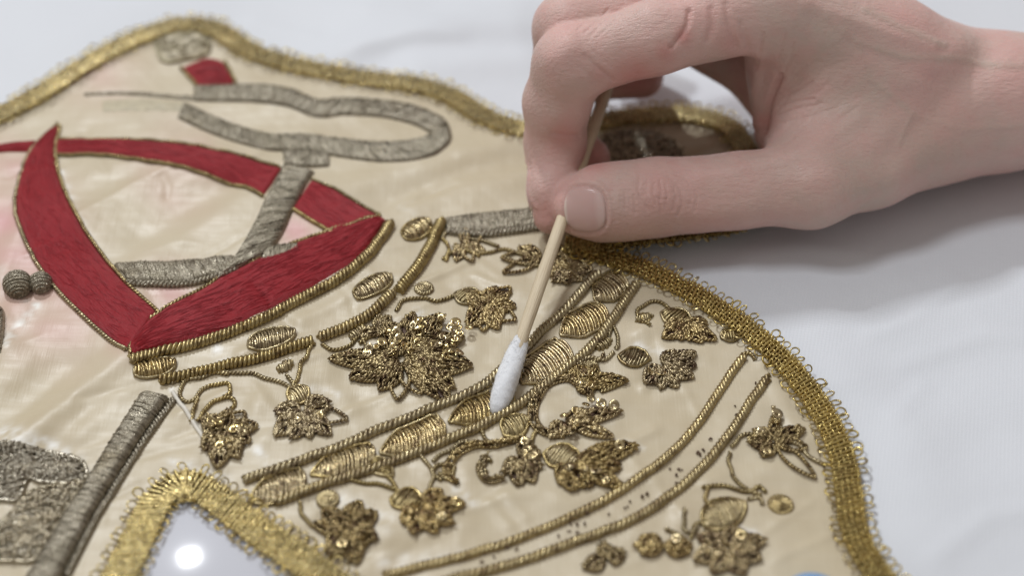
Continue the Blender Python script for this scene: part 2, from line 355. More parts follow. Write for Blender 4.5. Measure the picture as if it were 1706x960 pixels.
# ---- padded strips between two traced edges
def strip(name, A, B, H, mat, dz=0., wraps=0., ridge_pitch=None, ridge_amp=.07, nv=15, step=.45, threads=0, power=2.4, label=None, slant=0.):
    a = spline(S(A), n=400); b = spline(S(B), n=400)
    L = np.linalg.norm(np.diff((a+b)/2, axis=0), axis=1).sum(); n = max(int(L/step), 8)
    a = spline(S(A), n=n); b = spline(S(B), n=n); t = np.linspace(0, 1, nv)
    if threads:                        # tuck the floss under its edging cords
        w_ = nrm(b-a)*np.minimum(.55, np.linalg.norm(b-a, axis=1)*.2)[:, None]; a, b = a-w_, b+w_
    prof = np.maximum(1-np.abs(2*t-1)**power, 0)**(1/2.)
    P = a[:, None]*(1-t)[None, :, None]+b[:, None]*t[None, :, None]; W = np.linalg.norm(b-a, axis=1)
    u = np.linspace(0, L, n)
    endf = np.clip(np.minimum(u, L-u)/max(H*.7, .6), 0, 1)**.5
    hh = H*np.minimum(1, W/(2.2*H))[:, None]*prof[None]*endf[:, None]
    base = silk_h(P[..., 0], P[..., 1])+dz-.25; z = base+hh
    if ridge_pitch:
        ph = np.interp(u, np.linspace(0, L, max(5, int(L/4))), np.cumsum(rng.uniform(.6, 1.4, max(5, int(L/4)))))*0+u+np.interp(u, np.linspace(0, L, max(5, int(L/3))), rng.normal(0, .25, max(5, int(L/3))))
        z += ridge_amp*np.sin(2*np.pi*(ph[:, None]+slant*(t*W.mean())[None])/ridge_pitch)*prof[None]
        z += waves(P[..., 0], P[..., 1], 51, 6, .10)*prof[None]
    P = P.copy(); P[..., 2] = z
    uv = np.stack([np.broadcast_to(u[:, None], z.shape), (t[None]*W[:, None])], -1)
    mb = MB(); mb.add(P.reshape(-1, 3), quads(n, nv)[:, ::-1], uv.reshape(-1, 2))
    for k in range(int(L*wraps)):      # single wires standing proud of the wrapping
        i = int(np.clip((k+rng.uniform(-.4, .4))/wraps/L*n, 2, n-3)); sl = rng.uniform(-.5, 1.6)/step; jj = np.arange(1, nv-1)
        q = P[np.clip(i+(jj/nv-.5)*sl, 0, n-1).astype(int), jj]+np.array([0, 0, rng.uniform(-.06, .1)]); k0 = len(mb.v); tube(mb, q, rng.uniform(.13, .24), 5, cap=False)
        mb.uv[-1] = np.column_stack([np.full(len(mb.v[-1]), rng.uniform(0, 80)), mb.uv[-1][:, 0]])
    for _ in range(threads):      # single floss stitches standing a little proud
        i = rng.integers(1, n-2); j = rng.uniform(1.2, nv-2.2); ln = int(rng.uniform(3, 8)/step)
        ii = np.clip(np.arange(i, min(i+ln, n-2), 3), 0, n-1)
        if len(ii) < 3: continue
        jj = np.clip(j+np.linspace(0, rng.uniform(-.6, 1.4), len(ii)), 0, nv-1.01); j0 = jj.astype(int); f = (jj-j0)[:, None]
        q = P[ii, j0]*(1-f)+P[ii, j0+1]*f; q[:, 2] += .0+.09*np.sin(np.linspace(0, np.pi, len(ii)))
        k0 = mb.n; tube(mb, q, .09, 4, cap=False); mb.uv[-1] = np.tile([[rng.uniform(0, 60), rng.uniform(0, 20)]], (len(mb.v[-1]), 1))
    return tag(mb.build(name, mat, textile), label)

# ---- blocks of purl wire laid over padding
def leaf_width(t, shape):
    if shape == 'leaf': return np.sin(np.pi*np.clip(t, 0, 1)**.85)**.75
    if shape == 'shield': return np.minimum(1, (np.clip(t, 0, 1)/.34))**.7*(1-.3*np.clip((t-.78)/.22, 0, 1)**2)
    return np.sqrt(np.clip(1-(2*t-1)**2, 0, 1))
def purl_block(p0, p1, w, H=1.7, pitch=.82, shape='oval', mat=None, outline=True, lean=.15, name='purl_oval', label=None, parent=None):
    a, b = S([p0, p1]); ax = b-a; ax[2] = 0; L = np.linalg.norm(ax); ax /= L; sd = np.array([-ax[1], ax[0], 0])
    mb = MB(); n = max(int(L/pitch), 4)
    T = np.linspace(.02, .98, 14); V = np.linspace(-1, 1, 9)
    def pt(t, v, k=1., up=0.):
        wd = w*leaf_width(t, shape)*k; q = a+ax*(t*L+lean*w*(1-v*v)+lean*v*w)[..., None]+sd*(wd*v)[..., None]
        z = silk_h(q[..., 0], q[..., 1]); q[..., 2] = z+H*np.minimum(1, wd/(w*.5))*np.sqrt(np.clip(1-v*v, 0, 1))*k+up; return q
    tt, vv = np.meshgrid(T, V, indexing='ij'); mb.add(pt(tt, vv, .9).reshape(-1, 3), quads(14, 9)[:, ::-1])
    for t in (np.arange(n)+.5)/n:
        if leaf_width(np.array(t), shape) < .18: continue
        v = np.linspace(-1, 1, 9); r = pitch*.5*rng.uniform(.85, 1.1)
        q = pt(np.full(9, t)+np.linspace(-1, 1, 9)*rng.normal(0, .22)/n+rng.normal(0, .12)/n, v, rng.uniform(.93, 1.03), rng.uniform(-.1, .16)); q[0, 2] -= .1; q[-1, 2] -= .1
        t_, b_, _ = frames(q); n1 = np.tile(ax, (9, 1)); tube(mb, q, r, 6, n1=n1, n2=np.cross(t_, n1))
    o = mb.build(name, mat or BRIGHT, parent or textile)
    if outline:
        ts = np.concatenate([np.linspace(.03, .97, 24), np.linspace(.97, .03, 24)]); vs = np.concatenate([np.full(24, 1.), np.full(24, -1.)])
        q = pt(ts, vs, 1.06); q[:, 2] = silk_h(q[:, 0], q[:, 1])+.45; q = spline(q, step=.5, closed=True)
        m2 = MB(); tube(m2, q+waves(q[:, 0], q[:, 1], 61, 3, .06)[:, None], .42, 6, closed=True)
        m2.build('outline_wire', GOLD, o)
    return tag(o, label)
def coil_knot(c, r, H=1.2, name='coil_knot', label=None):
    """small domed button of coiled wire"""
    p0 = S([c])[0]; mb = MB(); k = 4.2; t = np.linspace(0, 1, 90); a = 2*np.pi*k*t
    q = p0+np.stack([r*t*np.cos(a), r*t*np.sin(a), H*np.sqrt(1-.96*t*t)], 1); tube(mb, q, r/k*.62, 5)
    q2 = p0+np.stack([r*np.cos(a[:22]/a[21]*2*np.pi), r*np.sin(a[:22]/a[21]*2*np.pi), np.full(22, .35)], 1)
    twist(mb, q2, .5, 1.6); return tag(mb.build(name, GOLD, textile), label)

# ---- flowers and leaves of cut bullion and sequins
def chip_template():
    mb = MB(); t = np.linspace(-1, 1, 5); tube(mb, np.stack([t, 0*t, .45*(1-t*t)], 1), [.2, .3, .32, .3, .2], 5)
    return np.concatenate(mb.v), mb.f
CHIP_V, CHIP_F = chip_template()
def add_chips(mb, pos, ang, length, thick):
    c, s = np.cos(ang), np.sin(ang); n = len(pos)
    v = np.broadcast_to(CHIP_V, (n,)+CHIP_V.shape).copy(); v[..., 0] *= length[:, None]; v[..., 1] *= thick[:, None]; v[..., 2] *= thick[:, None]*1.25
    tl = np.clip(rng.normal(0, .22, n), -.6, .6); v[..., 2] += v[..., 0]*np.tan(tl)[:, None]*.6
    w = np.stack([v[..., 0]*c[:, None]-v[..., 1]*s[:, None], v[..., 0]*s[:, None]+v[..., 1]*c[:, None], v[..., 2]], -1)+pos[:, None]
    k = CHIP_V.shape[0]
    off_ = (np.arange(n)*k)[:, None, None]
    base = mb.n; mb.v.append(w.reshape(-1, 3)); mb.uv.append(np.zeros((n*k, 2))); mb.n += n*k
    for f in CHIP_F: mb.f.append((f[None]+off_).reshape(-1, f.shape[1])+base)
def sequin_mesh():
    mb = MB(); a = np.linspace(0, 2*np.pi, 12, endpoint=False); rs = [(.22, .0), (.55, .05), (1., .26), (1., .20), (.55, -.02), (.22, -.06)]
    v = np.array([[r*math.cos(x), r*math.sin(x), z] for r, z in rs for x in a]); mb.add(v, quads(6, 12, True, True)[:, ::-1]); return mb.mesh('sequin', SEQUIN)
SEQ = sequin_mesh()
def petal_px(c, ang, ln, wd, n=11, r0=.0):
    """leaf outline in photograph pixels, from centre c towards ang (degrees, anticlockwise)"""
    a = math.radians(ang); d = np.array([math.cos(a), -math.sin(a)]); s = np.array([d[1], -d[0]])
    t = np.linspace(0, 1, n); w = wd*.5*np.sin(np.pi*t**.8)**.8
    up = np.asarray(c)+d*(r0+t*(ln-r0))[:, None]+s*w[:, None]; dn = np.asarray(c)+d*(r0+t*(ln-r0))[:, None]-s*w[:, None]
    return np.vstack([up, dn[::-1][1:-1]])
def flower(c, petals, name='bullion_flower', sequins=0, chip=1.15, dens=.56, H=1.4, open_=(), label=None, mat=None, seq_at=None, cordR=.5):
    """petals (angle, length px, width px); open_ = petals left unfilled"""
    mb = MB(); pad = MB(); polys = []; H *= .82
    for k, (ang, ln, wd) in enumerate(petals):
        out = S(petal_px(c, ang, ln, wd, r0=ln*.12)); q = spline(out, step=.5, closed=True); q = drop(q, .5+H*.2)
        twist(mb, np.vstack([q, q[:1]]), cordR, 1.9)
        cen = q.mean(0); ax = S([(c[0]+ln*math.cos(math.radians(ang)), c[1]-ln*math.sin(math.radians(ang)))])[0]-S([c])[0]
        if k in open_: continue
        # padding under the cut wire
        rings = [1., .72, .4, .05]; hs = [.05, .55, .85, 1.]
        v = np.vstack([cen+(q-cen)*r for r in rings]); m = len(q); v = drop(v); v[:, 2] += np.repeat(hs, m)*H*.55
        pad.add(v, quads(4, m, False, True)); pad.add(v[-m:], [list(range(m))])
        lo, hi = q[:, :2].min(0), q[:, :2].max(0); area = np.prod(hi-lo); cnt = int(area*dens*2.1)+6
        xy = rng.uniform(lo, hi, (cnt, 2)); e = inside(xy[:, 0], xy[:, 1], q[:, :2]); xy = xy[e]
        if not len(xy): continue
        dd = np.clip(np.min(np.linalg.norm(xy[:, None]-q[None, ::3, :2], axis=2), 1)/2.2, 0, 1)
        pos = np.column_stack([xy, silk_h(xy[:, 0], xy[:, 1])+.35+H*(.25+.6*dd)*rng.uniform(.7, 1.05, len(xy))*.8])
        an = math.atan2(ax[1], ax[0])+rng.normal(0, .3, len(xy))
        add_chips(mb, pos, an, rng.uniform(.65, 1.15, len(xy))*chip, rng.uniform(.75, 1.1, len(xy))); polys.append(q)
    o = mb.build(name, mat or BULLION, textile); tag(o, label)
    if pad.n: pad.build('padding', BROWN, o)
    for k in range(sequins):
        if seq_at: bx = np.array(seq_at[k % len(seq_at)], float)+rng.normal(0, 5 if len(seq_at) < sequins else 1.5, 2); p = S([bx])[0]
        else:
            q = polys[rng.integers(len(polys))]; f = rng.uniform(.1, .85); p = q.mean(0)+(q[rng.integers(len(q))]-q.mean(0))*f
        p[2] = silk_h(p[0:1], p[1:2])[0]+H*.8+rng.uniform(.25, .8)
        s_ = link('sequin', SEQ, o, p); s_.scale = (rng.uniform(1.0, 1.45),)*3; s_.rotation_euler = (rng.normal(0, .35), rng.normal(0, .35), rng.uniform(0, 6))
    return o
# ---- woven braid with picot loops
LOOP_N = [0]
def loop_mesh():
    mb = MB(); a = np.linspace(math.radians(-150), math.radians(150), 13)
    q = np.stack([1.35+1.3*np.cos(a), 1.12*np.sin(a), .3+.45*np.cos(a/2)], 1)
    q = np.vstack([[-.6, -.55, .1], q, [-.6, .55, .1]]); tube(mb, q, .26, 5); return mb.mesh('loop', BRAID)
LOOP = loop_mesh(); LV = np.empty(len(LOOP.vertices)*3); LOOP.vertices.foreach_get('co', LV); LV = LV.reshape(-1, 3)/MM
LF = [np.array([list(p.vertices) for p in LOOP.polygons if len(p.vertices) == k]) for k in (3, 4)]
def braid(px, half=3.1, dz=.9, label=None, single=True, loop_pitch=2.6, clip=None):
    p = drop(spline(S(px), .45), dz); s = np.concatenate([[0], np.cumsum(np.linalg.norm(np.diff(p, axis=0), axis=1))]); L = s[-1]
    t, b, up = frames(p); mb = MB()
    v = np.linspace(-1, 1, 7); base = p[:, None]+b[:, None]*(v*half*.97)[None, :, None]; base[..., 2] += -.35+.2*(1-v**4)
    mb.add(base.reshape(-1, 3), quads(len(p), 7)[:, ::-1])
    for k, o_ in enumerate(np.linspace(-.86, .86, 5)):
        q = p+b*(o_*half+.12*np.sin(s*.9+k))[:, None]; q[:, 2] += .36+.26*np.sin(s*np.pi/1.06+k*np.pi)+.08*(1-o_**2); tube(mb, q, .19, 5)
    n = int(L/1.06)
    for i in range(n):
        u = (i+.5)*1.06+rng.normal(0, .05); c = np.array([np.interp(u, s, p[:, k]) for k in range(3)]); j = min(int(np.searchsorted(s, u)), len(p)-1)
        w = np.linspace(-1, 1, 8); wave = .14*np.sin(w*8.7+i*np.pi)+.2*math.sin(u*.7)
        q = c+b[j]*(w*half*1.05)[:, None]+t[j]*(w*.9+.1*np.sin(w*7+i))[:, None]; q[:, 2] += .26+wave*.5+.1*(1-w**2)
        tube(mb, q, .44*rng.uniform(.8, 1.12), 6, n1=np.tile(t[j], (8, 1)), n2=np.tile([0, 0, 1.], (8, 1)))
    o = tag(mb.build('gold_braid', BRAID, textile), label); rest = MB()
    for side in (1, -1):
        for i in range(int(L/loop_pitch)):
            u = (i+.25+.5*(side > 0)+rng.normal(0, .06))*loop_pitch; j = min(int(np.searchsorted(s, u)), len(p)-1)
            c = p[j]+b[j]*side*half*.95; ang = math.atan2(b[j][1]*side, b[j][0]*side)+rng.normal(0, .18); sc = rng.uniform(.74, 1.02)
            if rng.uniform() < .03: continue
            X, Y = proj(c); tl = rng.normal(-.05, .16)
            if single and -10 < X < 1716 and -10 < Y < 970 and LOOP_N[0] < 300 and not (870 < X < 1270 and 200 < Y < 385):
                l = link('loop', LOOP, o, c); l.rotation_euler = (rng.normal(0, .35), tl, ang); l.scale = (sc, sc*rng.uniform(.85, 1.15), sc); LOOP_N[0] += 1
            else:
                R = np.array(Matrix.Rotation(ang, 3, 'Z')@Matrix.Rotation(tl, 3, 'Y'))
                for f in LF:
                    if len(f): rest.add(c+(LV*sc)@R.T, f)
    if rest.n: tag(rest.build('loop_fringe', BRAID, o), kind='stuff')
    return o
braid(RIGHT_EDGE, label='gilt braid down the rounded side of the textile')
braid(TOP_EDGE[-6:], half=2.8, label='gilt braid below the thumb')
braid(NOTCH, half=3.7, label='gilt braid round the pointed notch')
braid(TOP_EDGE[:-5], half=3.3, single=False, label='gilt braid along the far edge')

# ---- red bands
RR = dict(strip=strip)
strip('red_band', [(98,206),(58,245),(36,290),(28,345),(50,412),(88,470),(142,526),(216,584)], [(99,206),(90,255),(100,305),(130,370),(168,428),(206,472),(236,497),(262,522)], 1.5, RED, threads=420, power=4, label='red silk band narrowing to a point')
strip('red_band', [(217,592),(226,562),(264,524),(350,475),(430,432),(510,400),(580,378),(640,363)], [(220,594),(262,580),(330,562),(400,538),(470,503),(545,462),(600,425),(643,366)], 1.7, RED, threads=520, power=4, label='deep red silk band edged with thick gold cord')
strip('red_band', [(92,235),(150,233),(240,236),(320,245),(400,262),(470,282)], [(92,258),(160,258),(250,268),(330,285),(400,310),(440,327)], 1.3, RED, threads=160, power=4, label='red silk band passing behind the silver key shaft')
strip('red_band', [(518,300),(570,325),(632,360)], [(488,348),(520,368),(556,390)], 1.3, RED, threads=90, power=4, label='short red silk band right of the silver key shaft')
strip('red_band', [(-90,255),(0,243),(62,236)], [(-90,268),(0,253),(54,252)], 1.2, RED, threads=30, power=4, label='red silk band running out at the left')
strip('red_patch', [(302,114),(322,105),(346,97),(372,104)], [(338,151),(352,147),(372,143),(391,137)], 1.2, RED, threads=60, power=4, label='small red silk lozenge at the top')
for l in [[(96,206),(52,252),(32,300),(25,350),(48,416),(84,472),(138,528),(212,588)], [(100,210),(93,255),(103,305),(134,370),(172,428),(212,474),(264,522)], [(218,592),(222,562),(262,524),(350,474),(430,431),(510,399),(580,376),(634,360)],
          [(488,350),(520,370),(556,391)], [(520,300),(572,324),(634,360)], [(92,260),(160,260),(250,270),(330,287),(400,312),(438,328)], [(95,233),(240,234),(320,243),(400,260),(466,279)], [(300,112),(336,152)], [(374,103),(393,138)]]:
    thin_cord(l, .62)

# ---- wound gold cords
wound([(218,602),(270,590),(350,570),(430,538),(510,497),(580,457),(620,420),(652,374)], 1.15, 1.15, lean=3, label='thick gold cord along the deep red band')
wound([(266,638),(320,627),(400,607),(470,589),(522,571)], 1.15, 1.1, lean=2)
wound([(532,566),(580,547),(625,519),(655,491)], 1.15, 1.1, lean=2)
wound([(664,489),(690,456),(710,426),(726,392),(738,370)], 1.2, 1.15, lean=2)
wound([(408,803),(470,782),(560,750),(640,715),(720,682),(800,648),(868,590),(900,555),(940,520),(965,492),(985,467),(998,457)], .82, 1.3, lean=3)
wound([(455,842),(530,813),(620,785),(700,755),(780,722),(850,686),(900,650),(940,618),(975,590),(1010,550),(1035,512),(1058,476)], .86, 1.2, lean=3)
wound([(640,962),(740,938),(830,912),(910,882),(990,845),(1060,800),(1120,755),(1165,705),(1200,650),(1232,604),(1240,597)], .62, 1.25, lean=3)
wound([(740,972),(860,941),(960,905),(1050,870),(1120,825),(1170,780),(1215,725),(1245,680),(1272,640),(1279,632)], .7, 1.25, lean=3)

# ---- silver keys
def silver(A, B, H, label=None, name='silver_bar', pitch=.9): return strip(name, A, B, H, SILVER, wraps=.75, ridge_pitch=pitch, ridge_amp=.09, step=.3, nv=17, label=label, power=4.5)
silver([(240,652),(200,715),(150,795),(95,880),(45,965),(20,1010)], [(284,664),(262,700),(228,750),(165,852),(108,962),(80,1010)], 3.0, 'tarnished silver key shaft at the lower left')
silver([(470,275),(442,330),(416,385),(386,436),(354,474)], [(526,287),(500,332),(476,385),(458,412),(440,428)], 2.0, 'tarnished silver key shaft crossing the red bands')
silver([(188,440),(260,436),(330,432),(392,426)], [(205,470),(280,474),(340,466),(398,448)], 1.6, 'silver cross bar ending at the red band')
silver([(440,414),(470,408),(512,408)], [(430,440),(468,432),(508,414)], 1.6, 'small silver spur beside the key shaft')
silver([(738,365),(800,356),(860,350),(930,342)], [(744,386),(800,390),(860,384),(930,374)], 1.7, 'silver bar running under the forefinger')
ring_c = np.array([(322,156),(350,156),(420,156),(480,163),(530,182),(570,178),(640,182),(700,196),(738,222),(712,246),(640,254),(560,246),(510,238),(450,238),(390,222),(345,205),(318,192),(300,184)], float)
rc = spline(ring_c, n=60); tn = np.gradient(rc, axis=0); nn = np.stack([-tn[:, 1], tn[:, 0]], 1); nn /= np.linalg.norm(nn, axis=1)[:, None]
hw = 15.5+4*np.sin(np.linspace(0, 3.1, 60))+1.5*np.sin(np.linspace(0, 14, 60))
silver(rc-nn*hw[:, None]*.85, rc+nn*hw[:, None]*.85, 1.5, 'silver oval key bow', 'silver_key_bow')
silver([(470,250),(510,250),(550,256)], [(472,276),(510,280),(550,278)], 1.4, 'narrow silver collar under the key bow')
silver([(140,156),(200,153),(260,156),(325,160)], [(140,160),(200,158),(260,162),(325,168)], .7, 'thin grey outline of the empty key bow')
strip('worn_strip', [(170,168),(230,164),(320,170)], [(170,188),(230,186),(315,186)], .7, CREAM_PAD, label='timeworn pale strip beside the key bow')
silver([(-60,500),(-12,505),(6,515),(9,540),(2,590)], [(-60,590),(-35,588),(-22,582),(-14,578),(-6,592)], 2.5, 'dark silver bar at the left margin')
for c, rx, ry, lb in (((31,481), 3.6, 4.6, 'large silver bead beside the red band'), ((69,477), 2.9, 3.4, 'small silver bead beside the red band')):
    p0 = S([c])[0]; th = np.linspace(0, np.pi, 26); ph = np.linspace(0, 2*np.pi, 30, endpoint=False)
    rr = np.sin(th)[:, None]*np.ones(30)[None]*(1+.035*np.sin(th*34))[:, None]; ax = np.array([.35, -.94, 0]); sd = np.array([.94, .35, 0])
    v = p0+ax*(np.cos(th)[:, None]*ry*np.ones(30))[..., None]+sd*(rr*rx*np.cos(ph))[..., None]+np.array([0, 0, 1.])*(rr*rx*.75*np.sin(ph)+rx*.45)[..., None]
    uv = np.stack(np.broadcast_arrays((th*ry*1.4)[:, None], (ph*rx)[None]), -1).reshape(-1, 2); mb = MB(); mb.add(v.reshape(-1, 3), quads(26, 30, False, True), uv)
    tw = np.linspace(.12, np.pi-.12, 420); aw = 2*np.pi*(12 if rx > 3 else 9)*tw/np.pi+.4*np.sin(tw*9); q = p0+ax*(np.cos(tw)*ry)[:, None]+sd*(np.sin(tw)*rx*np.cos(aw))[:, None]+np.array([0, 0, 1.])*(np.sin(tw)*rx*.75*np.sin(aw)+rx*.45)[:, None]
    tube(mb, q, .3, 5); tag(mb.build('silver_bead', SILVER, textile), lb)
for l, R in (([(212,474),(290,477),(345,468),(396,450)], .9), ([(746,388),(800,393),(860,387),(905,380)], 1.0), ([(290,668),(262,706),(228,756),(165,858),(112,962)], .8)):
    p = drop(spline(S(l), .5), .6); mb = MB(); helix(mb, p, R*.6, 2, 2.2, R*.62, .9, 5, per=9, core=False); mb.build('silver_edging', SILVER, textile)
# key bit: rough field of silver cut wire
def wire_field(name, px, H, dens, mat, pad_mat, label=None, chip=1.0):
    q = spline(S(px), step=.8, closed=True); cen = q.mean(0); m = len(q); mb = MB(); pad = MB()
    rings = [1., .93, .8, .5, .05]; hs = [-.15, .65, .95, 1., 1.]; v = drop(np.vstack([cen+(q-cen)*r for r in rings])); v[:, 2] += np.repeat(hs, m)*H+waves(v[:, 0], v[:, 1], 71, 7, .25)*np.repeat([0, .5, 1, 1, 1], m)
    pad.add(v, quads(5, m, False, True), v[:, :2]*1.0); pad.add(v[-m:], [list(range(m))])
    lo, hi = q[:, :2].min(0), q[:, :2].max(0); xy = rng.uniform(lo, hi, (int(np.prod(hi-lo)*dens), 2)); xy = xy[inside(xy[:, 0], xy[:, 1], q[:, :2])]
    d = np.clip(np.min(np.linalg.norm(xy[:, None]-q[None, ::3, :2], axis=2), 1)/2, 0, 1)
    add_chips(mb, np.column_stack([xy, silk_h(xy[:, 0], xy[:, 1])+H*(.45+.58*d)]), rng.normal(.6, .7, len(xy)), rng.uniform(.6, 1.2, len(xy))*chip, rng.uniform(.5, .8, len(xy)))
    tube(mb, drop(np.vstack([q, q[:1]]), .6), .5, 5)
    o = tag(mb.build(name, mat, textile), label); pad.build('padding', pad_mat, o); return o
DULL = metal_thread('dull_silver_wire', (.60, .54, .42), (.50, .45, .35), (.30, .25, .17), .30)
wire_field('silver_key_bit', [(-70,740),(0,744),(60,750),(110,762),(140,775),(138,805),(70,806),(48,800),(30,835),(0,836),(-70,840)], 1.3, 1.7, DULL, SILVER, 'rough silver key bit at the lower left')
wire_field('silver_key_bit', [(40,835),(62,818),(140,806),(128,830),(90,890),(60,935),(0,938),(-70,940),(-70,875),(0,872)], 1.3, 1.7, DULL, SILVER, 'rough silver key bit lower lobe')
wire_field('raised_motif', [(262,70),(290,58),(325,55),(348,68),(345,90),(310,100),(280,105),(265,95)], 1.6, .4, metal_thread('worn_gilt_wire', (.46, .42, .29), (.42, .36, .24), (.30, .25, .17), .45), CREAM_PAD, 'timeworn beige raised motif at the top')
wire_field('raised_motif', [(1000,232),(1040,220),(1090,222),(1125,240),(1135,268),(1080,280),(1010,272)], 2.0, .6, DULL, SILVER, 'silver relief seen through the fingers')

# ---- purl ovals between the cords
for p0, p1, w in [((222,622),(293,606),3.0), ((412,576),(492,556),3.5), ((590,495),(652,461),3.2), ((672,397),(716,370),3.4)]:
    purl_block(p0, p1, w, 1.5, .85, 'oval', BRIGHT, True, .1)
for p0, p1, w in [((988,497),(1038,466),4.3), ((932,556),(1008,520),4.4), ((866,636),(944,582),4.8), ((747,702),(853,664),4.0), ((633,752),(738,712),4.2), ((518,790),(622,757),3.8), ((415,832),(506,800),3.9)]:
    purl_block(p0, p1, w, 1.05, .88, 'shield', BRIGHT, True, .18)
for p0, p1, w, sh in [((461,618),(488,606),1.7,'oval'), ((582,566),(606,550),1.5,'oval'), ((993,584),(1019,567),1.4,'leaf'), ((480,668),(515,650),3.0,'leaf'), ((762,488),(800,505),3.2,'leaf'), ((1032,592),(1082,602),3.6,'leaf'), ((1105,520),(1150,540),3.2,'leaf'), ((1200,562),(1236,556),2.1,'leaf'), ((836,722),(880,700),3.4,'leaf'), ((910,752),(965,772),3.6,'leaf'), ((1168,872),(1244,842),4.2,'leaf'), ((655,828),(700,840),3.4,'leaf'), ((1058,535),(1088,527),1.6,'leaf'), ((620,765),(652,796),2.2,'leaf')]:
    purl_block(p0, p1, w, 1.1, .7, sh, GOLD, sh == 'leaf' and w > 2, .1, 'purl_leaf')
for c, r in [((706,482),2.2), ((546,834),2.3), ((1300,843),2.6), ((985,612),1.5), ((1072,532),1.6)]: coil_knot(c, r)

# ---- tendrils
for l in [[(742,436),(748,415),(735,398)], [(655,540),(640,550),(614,552),(604,545)], [(545,845),(546,862),(560,876)], [(940,622),(965,612),(990,604),(1004,590)], [(1000,655),(1022,648),(1035,640)], [(800,716),(806,732),(830,748)], [(640,792),(655,806),(664,828)], [(735,802),(720,790),(728,776),(746,780),(740,792)], [(812,790),(800,776),(808,766),(820,772)], [(885,690),(882,665),(900,640),(925,628),(950,628)], [(900,712),(884,735),(880,750)], [(1180,865),(1160,880),(1150,900)], [(1255,600),(1248,590),(1238,594)], [(1272,632),(1284,628)], [(600,575),(620,562),(640,548)], [(478,628),(486,640),(494,652)], [(1180,812),(1176,835),(1188,850)], [(1300,735),(1330,742),(1350,765),(1372,776)], [(660,520),(676,503),(700,497),(726,505),(750,494),(770,492)], [(536,575),(552,585),(575,582),(592,568),(610,560)], [(285,640),(330,632),(370,622),(420,625),(440,632),(470,640),(488,650)], [(520,572),(512,590),(500,605),(498,622),(486,640)],
          [(380,625),(345,625),(310,640),(300,660),(312,672),(330,660),(350,645)], [(350,645),(378,640),(384,655),(372,662)], [(330,665),(322,690),(318,705)], [(330,705),(345,680),(370,665),(390,668),(388,685)],
          [(735,400),(755,385),(780,386),(775,398),(800,402),(830,412)], [(760,410),(780,420),(800,430)], [(800,425),(840,418),(880,430),(900,440)], [(735,432),(760,420)], [(838,428),(870,442),(925,448)], [(1085,545),(1062,528),(1072,508),(1100,506),(1118,520),(1125,530)], [(1012,560),(1020,545),(1030,570),(1028,585)],
          [(960,610),(985,598),(1005,600),(1025,590)], [(880,700),(892,670),(910,640),(940,630),(970,645),(985,660)], [(700,760),(720,790),(712,815),(700,830)], [(720,770),(760,745),(800,740),(835,745)], [(760,780),(745,800),(730,790)],
          [(1215,745),(1240,728),(1275,725),(1300,735)], [(1215,755),(1218,790),(1240,815),(1265,825)], [(1170,815),(1205,812),(1240,822),(1262,812),(1275,822)], [(1140,850),(1136,880),(1155,890),(1165,880)], [(1110,885),(1140,900),(1150,915)], [(1245,835),(1262,830),(1272,845)], [(500,838),(505,860),(520,880)], [(575,800),(620,808),(660,818)], [(1290,680),(1296,705),(1305,720)], [(1335,745),(1350,765),(1370,775)]]:
    thin_cord(l, .55, 'tendril', GOLD, .45, pitch=1.8, wob=.3)

# ---- flowers
def scroll(px, w, H=1.1):
    """curling stem: two cords with cut bullion between them"""
    p = drop(spline(S(px), .5), .5); t, b, _ = frames(p); taper = np.interp(np.linspace(0, 1, len(p)), [0, .25, .8, 1], [.5, 1, 1, .35])*w*.5; mb = MB()
    for sgn in (1, -1): twist(mb, drop(p+b*(sgn*taper)[:, None], .5), .45, 1.8)
    n = int(len(p)*1.5); i = rng.integers(0, len(p), n); pos = drop(p[i]+b[i]*(taper[i]*rng.uniform(-.8, .8, n))[:, None], .4); pos[:, 2] += H*rng.uniform(.2, .7, n)
    add_chips(mb, pos, np.arctan2(t[i][:, 1], t[i][:, 0])+rng.normal(0, .5, n), rng.uniform(.6, 1., n), rng.uniform(.7, 1., n)); return mb.build('bullion_scroll', BULLION, textile)
def fan(n, a0, a1, ln, wd, jit=.15): return [(a0+(a1-a0)*k/max(n-1, 1)+rng.normal(0, 4), ln*(1+rng.uniform(-jit, jit)), wd) for k in range(n)]
big = [(20,110,40), (-5,118,46), (-28,100,46), (48,100,44), (75,80,40), (-60,66,36), (-95,68,34), (-125,62,36), (-160,90,40), (-180,118,30), (150,75,34), (115,66,40), (-40,110,34), (5,80,60), (-15,70,60), (190,60,50)]
flower((668,602), big, 'large_bullion_flower', 62, dens=.62, H=1.9, open_=(5, 6, 10), label='largest gold flower with sequins over its upper petals',
       seq_at=[(700,548),(735,540),(752,552),(690,560),(712,566),(735,568),(758,575),(725,585),(700,580),(745,590),(770,560),(645,570),(660,560),(640,585),(625,590),(670,575),(610,600),(655,590),(682,595),(760,600)])
flower((505,688), [(-10,75,26), (-40,60,30), (-75,45,30), (-110,48,34), (-140,62,32), (180,45,30), (20,45,36), (-60,40,46)], sequins=2, open_=(0,))
flower((372,722), [(10,58,26), (-20,48,30), (-60,50,34), (-100,62,34), (75,36,28), (40,48,26), (150,40,34), (-140,44,34), (-75,40,44)], sequins=14, open_=(5,), H=2.0)
flower((808,512), [(35,52,24), (0,50,22), (-25,56,26), (-60,44,28), (-95,42,26), (-130,44,30), (150,34,30), (60,34,26), (-40,36,40)], sequins=0, open_=(2, 4))
flower((1102,612), [(20,60,24), (0,56,24), (-20,56,24), (-55,44,26), (-90,38,26), (-135,40,30), (45,32,24), (-30,40,40)], sequins=2)
